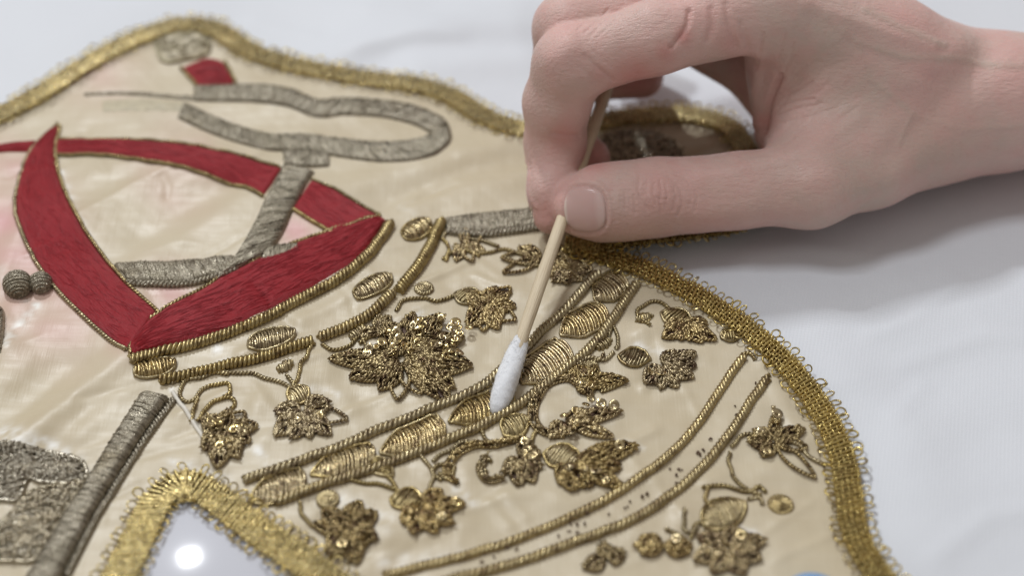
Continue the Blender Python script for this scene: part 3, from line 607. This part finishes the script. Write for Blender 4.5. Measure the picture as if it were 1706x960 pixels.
flower((1142,543), [(-28,56,20), (-48,40,22), (-75,28,20), (-110,28,20), (-150,44,24), (-175,34,22), (5,34,18)], sequins=0, H=1.6, open_=(2,))
flower((957,640), [(60,30,28), (30,46,26), (2,88,24), (-25,34,22), (100,20,18)], 'bullion_spray', sequins=8, H=1.5)
scroll([(985,662),(950,634),(915,640),(892,668),(888,700),(905,722),(940,730)], 2.0)
scroll([(870,733),(830,742),(790,744),(758,762),(744,790),(762,808)], 1.6)
scroll([(812,762),(800,782),(812,802),(840,800)], 1.5)
flower((940,705), [(10,96,22), (25,40,18), (-18,86,20), (-60,24,22), (-130,34,26)], 'bullion_spray', sequins=9, H=1.5, seq_at=[(985,675),(975,682),(1000,680),(960,690),(1020,682),(958,720),(965,712),(940,700),(950,730)])
flower((866,766), [(-60,46,32), (-95,46,32), (60,34,26), (15,34,28), (-25,38,28), (-140,36,22)], 'bullion_spray', sequins=6, H=1.6)
flower((952,775), [(15,112,34), (-5,80,40), (-50,50,46), (-90,46,44), (-25,95,26), (-120,40,36)], 'bullion_spray', sequins=6, H=1.8)
flower((702,850), [(5,72,26), (-25,58,28), (-60,46,30), (-110,44,30), (-145,40,30), (40,44,30), (-40,40,46)], sequins=3, H=1.9)
flower((575,885), [(60,52,34), (25,58,34), (-15,54,36), (-70,60,40), (-120,52,34), (140,48,34), (-40,44,46), (175,52,22)], sequins=6, H=2.0)
flower((1285,738), [(180,38,26), (150,34,24), (20,56,24), (-10,60,22), (-40,95,22), (80,52,16), (-120,30,26)], 'bullion_spray', sequins=4, H=1.5, open_=(3, 4))
flower((1212,915), [(10,62,30), (-20,58,34), (-60,52,36), (-120,50,34), (-160,60,30), (160,52,28), (60,34,34)], sequins=2, H=2.0)
flower((1105,912), [(0,46,22), (-15,44,26), (180,46,24), (165,40,24), (-160,40,20)], sequins=1, H=1.6)
flower((770,408), [(20,34,16), (-20,40,14), (-60,34,18), (-110,30,18), (70,24,16)], 'bullion_spray', sequins=0, H=1.0, open_=(0, 2))
flower((905,432), [(180,70,20), (160,44,22), (200,72,18), (-30,66,24), (-50,46,24), (-10,62,20), (30,36,20)], 'bullion_spray', sequins=2, H=1.2, open_=(0, 2))
flower((945,450), [(0,40,22), (-40,30,22), (-90,26,24), (-140,32,24), (40,30,20)], 'bullion_spray', sequins=1, H=1.3)
flower((625,552), [(40,34,14), (10,40,16), (-20,34,18), (70,26,14), (200,28,16)], 'bullion_spray', sequins=0, H=1.0, open_=(1,))
flower((1010,935), [(20,30,26), (100,26,26), (-160,40,26)], 'bullion_spray', sequins=0, H=1.4)

# ---- small remains of stitches, loose silk thread
mb = MB()
for k in range(34):
    t = rng.uniform(0, 1); base = spline([(1255,628),(1225,680),(1190,725),(1140,775),(1080,825),(990,868),(890,905),(800,935)], n=200)[int(t*199)]
    p = S([base+rng.normal(0, 9, 2)])[0]; add_chips(mb, p[None]+[[0, 0, .15]], rng.uniform(0, 6, 1), rng.uniform(.2, .5, 1), rng.uniform(.5, 1.1, 1))
tag(mb.build('stitch_remnants', BROWN, textile), 'brown ends of lost stitches between the two thin cords', kind='stuff')
mb = MB(); tube(mb, drop(spline(S([(288,655),(305,680),(325,710),(346,742)]), .6), .35), .55, 6); mb.build('loose_thread', THREAD, textile)

# ------------------------------------------------------------------ smooth plastic sheet in the notch, blue stud
def film():
    c = at(322, 925, 0); mb = MB(); n = 60; s = np.linspace(-1, 1, n); X, Y = np.meshgrid(s*42, s*46, indexing='ij')
    R2 = (X**2+Y**2); z = -.4+2.6*np.exp(-R2/(2*16**2))+.12*np.sin(X*.11+1)*np.cos(Y*.09)
    top = np.stack([X+c[0], Y+c[1]-3, z], -1); bot = top.copy(); bot[..., 2] = z-.5
    mb.add(top.reshape(-1, 3), quads(n, n)); mb.add(bot.reshape(-1, 3), quads(n, n)[:, ::-1])
    m = plain('glossy_white_plastic', (.62, .635, .70), .10, .02, 20, .00002)
    tag(mb.build('plastic_sheet', m), 'glossy white plastic sheet lying in the pointed notch of the braid', 'sheet')
film()
def stud():
    c = S([(1352, 1024)])[0]; mb = MB(); prof = [(0, 8.2), (2.5, 8.0), (5, 7.2), (6.8, 5.6), (7.4, 4), (7.2, 2.4), (8.6, 1.6), (8.8, .4), (8.2, -.4)]
    a = np.linspace(0, 2*np.pi, 40, endpoint=False); v = np.array([[r*math.cos(x)+c[0], r*math.sin(x)+c[1], z+c[2]] for r, z in prof for x in a]); mb.add(v, quads(len(prof), 40, False, True)[:, ::-1])
    m = plain('pale_blue_plastic', (.22, .38, .62), .35, .05, 60, .0001); tag(mb.build('blue_stud', m), 'pale blue rounded plastic stud at the lower margin of the textile', 'stud')
stud()

# ------------------------------------------------------------------ cotton swab
def swab():
    a, b = np.array(at(838, 655, 4.6)), np.array(at(925, 368, 14.0)); d = nrm(b-a); root = empty('cotton_swab', a); base = np.asarray(a)
    tag(root, 'wooden stick with a white cotton tip held over the gold embroidery', 'cotton swab')
    end = np.array(at(1018, 128, 24.5)); Lb = np.linalg.norm(end-a); n = 60; p = a+(end-a)*np.linspace(0, 1, n)[:, None]
    u = np.linspace(0, Lb, n); r = 1.68+.05*np.sin(u*.21)+.04*np.sin(u*.5+1); mb = MB(); t_, b_, u_ = frames(p)
    ang = np.linspace(0, 2*np.pi, 24, endpoint=False); rr = r[:, None]*(1+.018*np.sin(ang*7)[None]+.012*np.sin(ang*11+2)[None]); rr[-2:] *= .9
    v = p[:, None]+rr[..., None]*(np.cos(ang)[None, :, None]*b_[:, None]+np.sin(ang)[None, :, None]*u_[:, None])
    mb.add(v.reshape(-1, 3), quads(n, 24, False, True), np.stack(np.broadcast_arrays(u[:, None], ang[None]*2), -1).reshape(-1, 2)); mb.add(v[-1], [list(range(24))])
    m, nt, bs = material('pale_birch_wood'); g = G(nt); gr = g.noise(g.coord((.05, 1.2, 1), 'UV'), 2.2, 5, .6)
    g.l(g.ramp(gr, [(.3, (.56, .45, .30)), (.5, (.66, .555, .395)), (.7, (.71, .61, .45))]), bs.inputs['Base Color']); bs.inputs['Roughness'].default_value = .55
    g.l(g.bump(gr, .0005, .5), bs.inputs['Normal']); o = mb.build('stick', m, root, origin=base); o.location = (0, 0, 0)
    # cotton bud: profile along the stick from the tip
    tip = np.array(at(824, 692, 2.9)); ax = nrm(np.array(at(866, 572, 6.9))-tip); L = np.linalg.norm(np.array(at(868, 566, 7.1))-tip)
    T = np.linspace(0, 1, 70); prof = np.interp(T, [0, .03, .08, .16, .28, .42, .56, .70, .80, .90, 1], [.05, 1.2, 1.85, 2.35, 2.7, 2.85, 2.8, 2.65, 2.45, 2.25, 1.9])
    ph = np.linspace(0, 2*np.pi, 64, endpoint=False); bb = nrm(np.cross(ax, [0, 0, 1.])); uu = np.cross(bb, ax)
    nz = .08*np.sin(ph*3+T[:, None]*9)+.05*np.sin(ph*2-T[:, None]*22+1)+.025*np.sin(T[:, None]*60+ph*2)+rng.normal(0, .012, (70, 64))
    rr = np.maximum(prof[:, None]+nz*np.minimum(1, prof/2)[:, None], .03); v = tip+ax*(T*L)[:, None, None]+rr[..., None]*(np.cos(ph)[None, :, None]*bb+np.sin(ph)[None, :, None]*uu)
    mb = MB(); mb.add(v.reshape(-1, 3), quads(70, 64, False, True)[:, ::-1])
    for _ in range(260):        # stray fibres
        i, j = rng.integers(2, 66), rng.integers(64); k = rng.uniform(-.5, .5, 2); ln = rng.uniform(.6, 1.9)
        q0 = v[i, j]; nr = nrm(q0-(tip+ax*T[i]*L)); td = nrm(np.cross(nr, ax)); q = q0+np.linspace(0, 1, 4)[:, None]*ln*(td*rng.choice([-1, 1])+ax*rng.normal(0, .7))+nr*(np.array([-.1, .12, .2, .05])*rng.uniform(.3, 1.1))[:, None]
        tube(mb, q, .026, 3, cap=False)
    m, nt, bs = material('cotton_wool'); g = G(nt); o_ = g.coord(); bs.inputs['Base Color'].default_value = (.83, .85, .89, 1); bs.inputs['Roughness'].default_value = .9
    bs.inputs['Sheen Weight'].default_value = .4; bs.inputs['Subsurface Weight'].default_value = .7; bs.inputs['Subsurface Radius'].default_value = (1, 1, 1); bs.inputs['Subsurface Scale'].default_value = .0012
    g.l(g.bump(g.noise(o_, 1800, 4, .7), .0006, .55, g.bump(g.noise(o_, 380, 3), .0006, .25)), bs.inputs['Normal'])
    o = mb.build('cotton_tip', m, root, origin=base); o.location = (0, 0, 0)
swab()

# ------------------------------------------------------------------ the hand
def skin_material():
    m, nt, b = material('skin'); g = G(nt); o = g.coord()
    n1 = g.noise(o, 45, 4); n2 = g.noise(o, 190, 3)
    col = g.ramp(n1, [(.3, (.59, .435, .385)), (.5, (.66, .455, .41)), (.7, (.70, .43, .395))])
    col = g.mix(g.attr('olive'), col, (.52, .43, .365))
    col = g.mix(g.attr('red'), col, (.62, .27, .245))
    col = g.mix(g.math('MULTIPLY', g.ramp(n2, [(.42, 0), (.7, 1)]), .38), col, (.65, .37, .34))
    g.l(col, b.inputs['Base Color'])
    g.l(g.ramp(g.noise(o, 350, 3), [(.3, .38), (.7, .55)]), b.inputs['Roughness']); b.inputs['Specular IOR Level'].default_value = .42
    b.inputs['Subsurface Weight'].default_value = .12; b.inputs['Subsurface Radius'].default_value = (1, .42, .26); b.inputs['Subsurface Scale'].default_value = .0022
    vo = g.n('ShaderNodeTexVoronoi', feature='DISTANCE_TO_EDGE'); vo.inputs['Scale'].default_value = 1500
    w = g.n('ShaderNodeMix', data_type='VECTOR'); w.inputs[0].default_value = .0006
    nz = g.n('ShaderNodeTexNoise'); nz.inputs['Scale'].default_value = 700; g.l(o, nz.inputs['Vector']); g.l(o, w.inputs[4]); g.l(nz.outputs['Color'], w.inputs[5])
    g.l(w.outputs[1], vo.inputs['Vector'])
    b1 = g.bump(g.ramp(vo.outputs['Distance'], [(0, 0), (.12, 1)]), .00008, .5)
    b2 = g.bump(g.noise(g.coord((420, 1500, 900), 'Object', (0, 0, .5)), 1, 3), .0005, .6, b1)
    b3 = g.bump(g.noise(o, 260, 3), .0006, .35, b2)
    g.l(b3, b.inputs['Normal']); return m
SKIN = skin_material()
def nail_material():
    m, nt, b = material('nail'); g = G(nt)
    uv = g.n('ShaderNodeUVMap').outputs[0]; sx = g.n('ShaderNodeSeparateXYZ'); g.l(uv, sx.inputs[0])
    col = g.ramp(sx.outputs[0], [(.0, (.74, .64, .57)), (.06, (.74, .62, .55)), (.11, (.63, .43, .40)), (.72, (.62, .41, .385)), (.84, (.66, .48, .45)), (1, (.66, .48, .45))])
    g.l(col, b.inputs['Base Color']); b.inputs['Roughness'].default_value = .2
    b.inputs['Subsurface Weight'].default_value = .15; b.inputs['Subsurface Radius'].default_value = (1, .4, .3); b.inputs['Subsurface Scale'].default_value = .001
    g.l(g.bump(g.noise(g.coord((60, 900, 1), 'UV'), .5, 2), .0001, .15), b.inputs['Normal'])
    return m
NAIL = nail_material()

def J(px, py, z): return at(px, py, z)
# joints: photograph pixel and height above the table
T_TIP, T_MID, T_IP, T_PRX, T_MCP, T_CMC = J(964,341,15.5), J(1003,336,16), J(1100,328,16), J(1225,318,17.5), J(1350,305,19), J(1560,210,21)
I_TIP, I_PAD, I_DIP, I_MID, I_PIP, I_PRX, I_MCP = J(917,362,9), J(921,318,14), J(925,238,22), J(928,170,35), J(950,106,47), J(1090,62,53), J(1265,12,57)
WR_A, WR_B = J(1640,155,27), J(1640,155,27)
def seg(a, ra, b, rb): return (np.asarray(a), ra, np.asarray(b), rb)
def off(p, x=0, y=0, z=0): return p+np.array([x, y, z], float)
THUMB = [seg(T_TIP, 6.9, T_MID, 9.2), seg(off(T_TIP,1,-1,-1.8), 6.0, off(T_MID,0,-.5,-1), 8.8), seg(T_MID, 8.9, J(1050,334,16), 9.7), seg(J(1050,334,16), 9.7, T_IP, 9.9), seg(T_IP, 9.9, J(1165,324,16.5), 9.4),
         seg(J(1165,324,16.5), 9.4, T_PRX, 9.6), seg(T_PRX, 9.6, T_MCP, 11.6), seg(T_MCP, 11.6, J(1450,264,20), 13), seg(J(1450,264,20), 13, T_CMC, 14.5)]
INDEX = [seg(I_TIP, 4.6, I_PAD, 6.3), seg(I_PAD, 6.3, I_DIP, 7.9), seg(I_DIP, 7.9, I_MID, 8.6), seg(I_MID, 8.6, I_PIP, 9.4), seg(I_PIP, 9.4, I_PRX, 9.3), seg(I_PRX, 9.3, I_MCP, 11.5)]
M_MCP, R_MCP, L_MCP = off(I_MCP, 2, 16, -3), off(I_MCP, 7, 29, -14), off(I_MCP, 14, 40, -27)
M_PIP = off(I_PIP, 0, 14, 2); M_DIP = J(925,195,18)+np.array([0, 6, 0]); M_TIP = J(985,262,10)
MIDDLE = [seg(M_TIP, 5.4, off(J(945,245,12),0,2,0), 6.6), seg(off(J(945,245,12),0,2,0), 6.6, M_DIP, 7.6), seg(M_DIP, 7.6, M_PIP, 9.2), seg(M_PIP, 9.2, M_MCP, 10.5)]
R_PIP = off(M_PIP, 8, 12, -10); R_TIP = J(1070,127,14); R_DIP = J(975,128,13)
RING = [seg(R_TIP, 6.4, R_DIP, 7.2), seg(R_DIP, 7, R_PIP, 8.4), seg(R_PIP, 8.4, R_MCP, 9.8)]
L_PIP = off(R_PIP, 16, 11, -12); L_TIP = J(1108,88,13); L_DIP = off(J(1040,80,11), 0, 4, 0)
LITTLE = [seg(L_TIP, 5.0, L_DIP, 6), seg(L_DIP, 6, L_PIP, 7), seg(L_PIP, 7, L_MCP, 8.6)]
WR = J(1650,170,20); WD = np.array([0, .84, -.54]); FA = J(1990,140,22); FA2 = FA+np.array([110., -6., 6.])
PALM = [seg(off(I_MCP,6,0,-1), 11, WR-WD*8, 14.5), seg(M_MCP, 11, WR, 15.5), seg(R_MCP, 10.5, WR+WD*8, 14.5), seg(L_MCP, 10, WR+WD*13, 13),
        seg(WR-WD*10, 14, FA-WD*13, 17), seg(WR, 16, FA, 20), seg(WR+WD*12, 13, FA+WD*14, 17),
        seg(FA-WD*13, 17, FA2-WD*18, 21), seg(FA, 20, FA2, 25), seg(FA+WD*14, 17, FA2+WD*18, 22),
        seg(off(L_MCP,8,-6,-5), 9.5, J(1330,150,17), 12), seg(J(1330,150,17), 12, J(1560,190,14), 12), seg(J(1172,88,24), 5.5, J(1310,136,20), 10),          # heel of the little-finger side
        seg(T_CMC, 14.5, WR-WD*9, 15.5), seg(J(1480,210,22), 12, WR, 14)]
WEB = [seg(J(1284,222,19), 4.0, J(1284,120,34), 4.2), seg(J(1284,120,34), 4.2, J(1286,50,46), 6), seg(J(1335,235,22), 9, J(1335,55,44), 9.5), seg(J(1400,235,23), 12, J(1390,60,43), 12), seg(J(1480,190,26), 13, J(1470,80,42), 12)]

def rcone(p, s):
    a, r1, b, r2 = s; ba = b-a; l2 = ba@ba; rr = r1-r2; a2 = l2-rr*rr; il2 = 1/l2
    pa = p-a; y = pa@ba; z = y-l2
    q = pa*l2-ba*y[:, None]; x2 = np.einsum('ij,ij->i', q, q); y2 = y*y*l2; z2 = z*z*l2
    k = np.sign(rr)*rr*rr*x2
    d = (np.sqrt(x2*a2*il2)+y*rr)*il2-r1
    c1 = np.sign(z)*a2*z2 > k; c2 = (np.sign(y)*a2*y2 < k) & ~c1
    d = np.where(c1, np.sqrt(x2+z2)*il2-r2, d); d = np.where(c2, np.sqrt(x2+y2)*il2-r1, d); return d
def smin(a, b, k):
    h = np.maximum(k-np.abs(a-b), 0)/k; return np.minimum(a, b)-h*h*k*.25
def chain(p, segs, k):
    d = rcone(p, segs[0])
    for s in segs[1:]: d = smin(d, rcone(p, s), k)
    return d
def hand_sdf(p):
    palm = smin(chain(p, PALM, 9.), chain(p, WEB, 9.), 11.)
    d = smin(palm, chain(p, THUMB, 4.), 7.)
    d = smin(d, chain(p, INDEX, 3.5), 1.2+4.5*np.clip((p[:, 0]-I_MCP[0]+28)/28, 0, 1))
    for fg, m in ((MIDDLE, M_MCP), (RING, R_MCP), (LITTLE, L_MCP)):
        d = smin(d, chain(p, fg, 3.5), .8+5*np.clip((p[:, 0]-m[0]+14)/16, 0, 1))
    return d
def sdf_grad(p, e=.15):
    k = np.array([[1, -1, -1], [-1, -1, 1], [-1, 1, -1], [1, 1, 1]], float)
    return nrm(sum(kk*hand_sdf(p+kk*e)[:, None] for kk in k))
def surface_nets(f, lo, h, shape):
    """closed quad mesh round f<0"""
    ax = [lo[i]+h*np.arange(shape[i]) for i in range(3)]
    # coarse blocks first, then only the blocks the surface passes through
    B = 5; nb = [-(-s//B) for s in shape]
    cc = np.stack(np.meshgrid(*[lo[i]+h*(B*np.arange(nb[i])+(B-1)/2) for i in range(3)], indexing='ij'), -1)
    cd = f(cc.reshape(-1, 3)).reshape(nb)
    V = np.repeat(np.repeat(np.repeat(cd, B, 0), B, 1), B, 2)[:shape[0], :shape[1], :shape[2]].copy()
    m = np.abs(V) < h*B*.9+1.5; ijk = np.stack(np.nonzero(m), 1); out = np.empty(len(ijk))
    for i in range(0, len(ijk), 100000): out[i:i+100000] = f(lo+h*ijk[i:i+100000])
    V[m] = out
    ins = V < 0
    idx = -np.ones([s-1 for s in shape], int); cnt = np.zeros(idx.shape); pos = np.zeros(idx.shape+(3,))
    c = [slice(0, -1), slice(1, None)]
    offs = [(a, b, d) for a in (0, 1) for b in (0, 1) for d in (0, 1)]
    for o1 in offs:
        for axis in range(3):
            if o1[axis]: continue
            o2 = list(o1); o2[axis] = 1
            v1 = V[c[o1[0]], c[o1[1]], c[o1[2]]]; v2 = V[c[o2[0]], c[o2[1]], c[o2[2]]]
            m = (v1 < 0) != (v2 < 0); t = np.where(m, v1/np.where(m, v1-v2, 1), 0)
            cnt += m
            for k in range(3): pos[..., k] += m*(o1[k]+(t if k == axis else 0))
    act = cnt > 0; idx[act] = np.arange(act.sum())
    base = np.stack(np.nonzero(act), 1); verts = lo+h*(base+pos[act]/cnt[act][:, None])
    Q = []
    for axis in range(3):
        b, d = (axis+1) % 3, (axis+2) % 3
        s1 = [slice(1, -1)]*3; s1[axis] = slice(0, -1); s2 = list(s1); s2[axis] = slice(1, None)
        A, B = ins[tuple(s1)], ins[tuple(s2)]
        ii = np.stack(np.nonzero(A != B), 1)+np.array([0 if k == axis else 1 for k in range(3)])
        fl = A[A != B]
        def cell(db, dd):
            q = ii.copy(); q[:, b] -= db; q[:, d] -= dd; return idx[q[:, 0], q[:, 1], q[:, 2]]
        q = np.stack([cell(1, 1), cell(0, 1), cell(0, 0), cell(1, 0)], 1); q[~fl] = q[~fl][:, ::-1]; Q.append(q)
    return verts, np.vstack(Q)
# creases of the skin: photograph polyline, depth mm, half width px
CREASES = [([(1066,297),(1063,315),(1067,330),(1081,350)], .22, 2.2), ([(1112,294),(1128,306),(1135,322),(1137,341),(1128,359)], .22, 2.2), ([(1141,297),(1156,312),(1162,330),(1157,352)], .16, 2.4),
  ([(1090,306),(1087,322),(1092,340)], .2, 1.9), ([(1099,302),(1102,318),(1098,334),(1102,352)], .26, 1.9), ([(1108,308),(1112,326),(1108,345)], .2, 1.9), ([(1093,328),(1101,333),(1110,331)], .16, 1.8), ([(1072,308),(1071,328),(1077,346)], .14, 1.8), ([(1048,318),(1049,350)], .1, 1.8), ([(1148,306),(1152,330),(1146,350)], .1, 1.9), ([(1034,325),(1034,345)], .08, 1.8), ([(1041,322),(1042,347)], .14, 2.4), ([(1056,326),(1059,356)], .18, 2.2),
  ([(1078,300),(1076,322),(1084,345)], .16, 2), ([(1122,310),(1126,330),(1120,350)], .16, 2),
  ([(975,92),(992,109),(1019,131)], .4, 4), ([(988,84),(1004,100),(1020,110)], .12, 3), ([(966,112),(986,130),(1000,144)], .15, 4),
  ([(920,221),(940,225),(964,226)], .45, 3.2), ([(926,233),(945,236),(960,236)], .1, 2.5),
  ([(1148,18),(1146,40),(1138,56),(1119,78)], .7, 4.5), ([(1186,14),(1188,40),(1180,66)], .5, 7), ([(1210,6),(1216,45),(1226,78)], .45, 6), ([(1234,38),(1240,60),(1246,80)], .4, 5),
  ([(1299,128),(1288,152),(1279,180),(1274,218)], 1.1, 5), ([(1312,156),(1332,148),(1353,137)], .3, 2.5), ([(1298,178),(1325,168),(1356,165)], .3, 2.5), ([(1296,192),(1330,180),(1370,172)], .25, 2.5),
  ([(1309,56),(1303,75),(1297,96)], .25, 3), ([(1272,55),(1266,80),(1262,112)], .3, 3), ([(1322,70),(1316,96),(1306,118)], .2, 3), ([(1300,205),(1340,196),(1392,180)], .2, 2.5), ([(1318,130),(1340,112),(1362,102)], .18, 2.5),
  ([(975,53),(995,33),(1014,14)], .25, 2.2), ([(962,50),(975,36)], .2, 2), ([(984,58),(1002,40),(1022,22)], .2, 2), ([(994,62),(1012,46),(1034,24)], .15, 2)]
for k in range(30):      # fine fan of lines over the web and along the thumb
    a = rng.uniform(0, 1); x0 = 1285+a*120; y0 = 60+rng.uniform(0, 190)
    ang = math.radians(-55+a*25+rng.uniform(-8, 8)); ln = rng.uniform(25, 55)
    CREASES.append(([(x0, y0), (x0+ln*.5*math.cos(ang)+2, y0+ln*.5*math.sin(ang)), (x0+ln*math.cos(ang), y0+ln*math.sin(ang))], .09, 2.2))
VEINS = [[(1375,28),(1430,70),(1505,95),(1600,98),(1700,110)], [(1440,15),(1500,45),(1570,75)], [(1430,70),(1450,130),(1520,190),(1600,215),(1700,210)], [(1520,190),(1500,240)]]
BULGES = [(v, .22, 6) for v in VEINS]+[([(1345,8),(1440,40),(1550,78)], .55, 13), ([(1170,292),(1320,262),(1430,200)], .45, 11), ([(925,95),(945,75)], .9, 24), ([(905,225),(912,245)], .35, 20), ([(1345,300),(1375,290)], .8, 30), ([(1300,250),(1400,205),(1500,140),(1600,75)], .7, 28), ([(1265,95),(1258,150),(1262,205)], .9, 9), ([(1095,330),(1105,330)], .5, 26), ([(1028,330),(1030,352)], .3, 10), ([(1400,330),(1470,300)], .5, 30)]
HOLLOWS = [([(1060,50),(1110,36)], .4, 22), ([(1420,70),(1500,110),(1560,130)], .5, 15), ([(1180,330),(1230,325)], .5, 24), ([(1480,260),(1560,185),(1640,95)], 1.1, 26), ([(1330,120),(1360,110),(1420,100)], .8, 26)]
REDS = [((1100,328),48,.32), ((960,350),36,.4), ((940,225),26,.6), ((905,360),30,.5), ((1000,120),22,.4), ((1138,60),16,.8), ((1215,70),26,.45), ((1275,200),16,.55), ((950,90),60,.18), ((1060,130),45,.85), ((990,262),25,.9), ((1108,88),22,.7), ((1560,200),70,.18), ((1400,100),50,.1)]
OLIVES = [((1360,75),75,.75), ((1420,150),70,.5), ((1300,50),40,.5), ((1560,260),80,.75), ((1440,330),80,.55), ((1200,110),45,.6), ((1640,250),60,.5)]

def make_hand():
    lo = np.array([-22., -32., -3.]); h = 1.5
    hi = np.array([330., 140., 82.])
    v, q = surface_nets(hand_sdf, lo, h, tuple(((hi-lo)/h).astype(int)))
    me = bpy.data.meshes.new('hand'); me.from_pydata(v.tolist(), [], q.tolist())
    o = bpy.data.objects.new('hand', me); scene.collection.objects.link(o)
    md = o.modifiers.new('s', 'SUBSURF'); md.levels = 1
    dg = bpy.context.evaluated_depsgraph_get(); me2 = bpy.data.meshes.new_from_object(o.evaluated_get(dg))
    o.modifiers.clear(); o.data = me2; bpy.data.meshes.remove(me); me = me2; me.name = 'hand'
    n = len(me.vertices); p = np.empty(n*3); me.vertices.foreach_get('co', p); p = p.reshape(-1, 3)
    for _ in range(1):
        g = sdf_grad(p); p = p-g*np.clip(hand_sdf(p), -.6, .6)[:, None]
    me.vertices.foreach_set('co', p.ravel()); me.update()
    md = o.modifiers.new('s', 'SUBSURF'); md.levels = 1
    me2 = bpy.data.meshes.new_from_object(o.evaluated_get(bpy.context.evaluated_depsgraph_get()))
    o.modifiers.clear(); o.data = me2; bpy.data.meshes.remove(me); me = me2; me.name = 'hand'
    n = len(me.vertices); p = np.empty(n*3); me.vertices.foreach_get('co', p); p = p.reshape(-1, 3)
    g = np.empty(n*3); me.vertex_normals.foreach_get('vector', g); g = g.reshape(-1, 3)
    # dig the nail beds, then creases
    x, y = proj(p); facing = np.clip((np.einsum('ij,ij->i', g, nrm(CAM-p))-.02)*4, 0, 1)
    disp = np.zeros(n)
    seen = facing > 0
    def near(line, w):
        """vertices within reach of a polyline, and its gaussian there"""
        l = np.asarray(line); r = 2.6*w
        i = np.nonzero(seen & (x > l[:, 0].min()-r) & (x < l[:, 0].max()+r) & (y > l[:, 1].min()-r) & (y < l[:, 1].max()+r))[0]
        return i, np.exp(-(seg_dist(x[i], y[i], line)/w)**2)
    for line, dep, w in CREASES:
        i, e = near(line, w); disp[i] -= dep*e*(1.1 if line[0][0] < 1170 and line[0][1] > 280 else 1.)
    for line, dep, w in BULGES:
        i, e = near(line, w); disp[i] += dep*e
    for line, dep, w in HOLLOWS:
        i, e = near(line, w); disp[i] -= dep*e
    disp *= facing
    for nl in NAILS:
        c, ax, sd, nm, L, W = nl
        r = p-c; a = r@ax; b = r@sd; hgt = r@nm
        e = (np.abs(a/(L/2))**2.6+np.abs(b/(W/2))**2.6)**(1/2.6)
        on = (g@nm > .1) & (hgt > -5)
        ring = np.exp(-((e-1.0)/.07)**2)*.42
        lip = np.exp(-((e-1.17)/.10)**2)*.30*(a > -L*.38)
        disp += np.where(on, lip-ring-.25*(e < .96), 0)
    p = p+g*disp[:, None]
    base = np.array([150., 55., 0.])
    me.vertices.foreach_set('co', ((p-base)*MM).ravel())
    for nm_, spots in (('red', REDS), ('olive', OLIVES)):
        a = me.attributes.new(nm_, 'FLOAT', 'POINT'); val = np.zeros(n)
        for (cx, cy), s, k in spots: val = np.maximum(val, k*np.exp(-((x-cx)**2+(y-cy)**2)/(s*s)))
        for line in VEINS:
            if nm_ == 'olive':
                i, e = near(line, 8); val[i] = np.maximum(val[i], .55*e)
        for line, dep, w in CREASES:
            if nm_ == 'red' and dep > .2:
                i, e = near(line, w*1.6); val[i] = np.maximum(val[i], min(.2, dep*.25)*e)
        a.data.foreach_set('value', (val*facing).astype(np.float32))
    me.polygons.foreach_set('use_smooth', np.full(len(me.polygons), True)); me.update()
    me.materials.append(SKIN); o.location = Vector(base)*MM
    tag(o, 'bare right hand pinching a wooden cotton swab between thumb and forefinger', 'hand')
    for nl in NAILS:
        c, ax, sd, nm, L, W = nl
        na, nb = 30, 30; mb = MB()
        A, B = np.meshgrid(np.linspace(-1, 1, na), np.linspace(-1, 1, nb), indexing='ij')
        # square to superellipse
        k = (np.abs(A)**2.6+np.abs(B)**2.6)**(1/2.6); mx = np.maximum(np.abs(A), np.abs(B)); s = np.where(k > 0, mx/np.maximum(k, 1e-9), 0)
        a, b = A*s, B*s
        q = c+ax*(a*L/2*.985)[..., None]+sd*(b*W/2*.985)[..., None]; q = q.reshape(-1, 3)+nm*7
        for _ in range(60): q = q-nm*np.clip(hand_sdf(q), -.5, 1.)[:, None]*.8
        e = mx.ravel(); lift = np.where(e < .97, .16, -.35)
        lift = np.where((a.ravel() < -.8) & (e < .99), .3, lift)
        q = q+nrm(sdf_grad(q, 1.)*1.)*lift[:, None]
        mb.add(q, quads(na, nb), np.stack([(a.ravel()+1)/2, (b.ravel()+1)/2], 1))
        no = mb.build('fingernail', NAIL, o, origin=base); no.location = (0, 0, 0)
    return o
def nail(c, toward, facing_dir, L, W):
    """centre, direction from tip to cuticle, outward direction"""
    nm = nrm(np.asarray(facing_dir, float)); ax = np.asarray(toward, float); ax = nrm(ax-nm*(ax@nm)); return (c, ax, np.cross(nm, ax), nm, L, W)
tocam = nrm(CAM-T_MID)
NAILS = [nail(J(974,351,16)+tocam*6, T_IP-T_TIP, tocam+np.array([-.1, -.1, -.12]), 11.6, 12.6),
         nail(I_PAD+(I_TIP-I_PAD)*.4, I_DIP-I_TIP, (-.80, .58, .12), 10.5, 8.6)]
hand = make_hand()
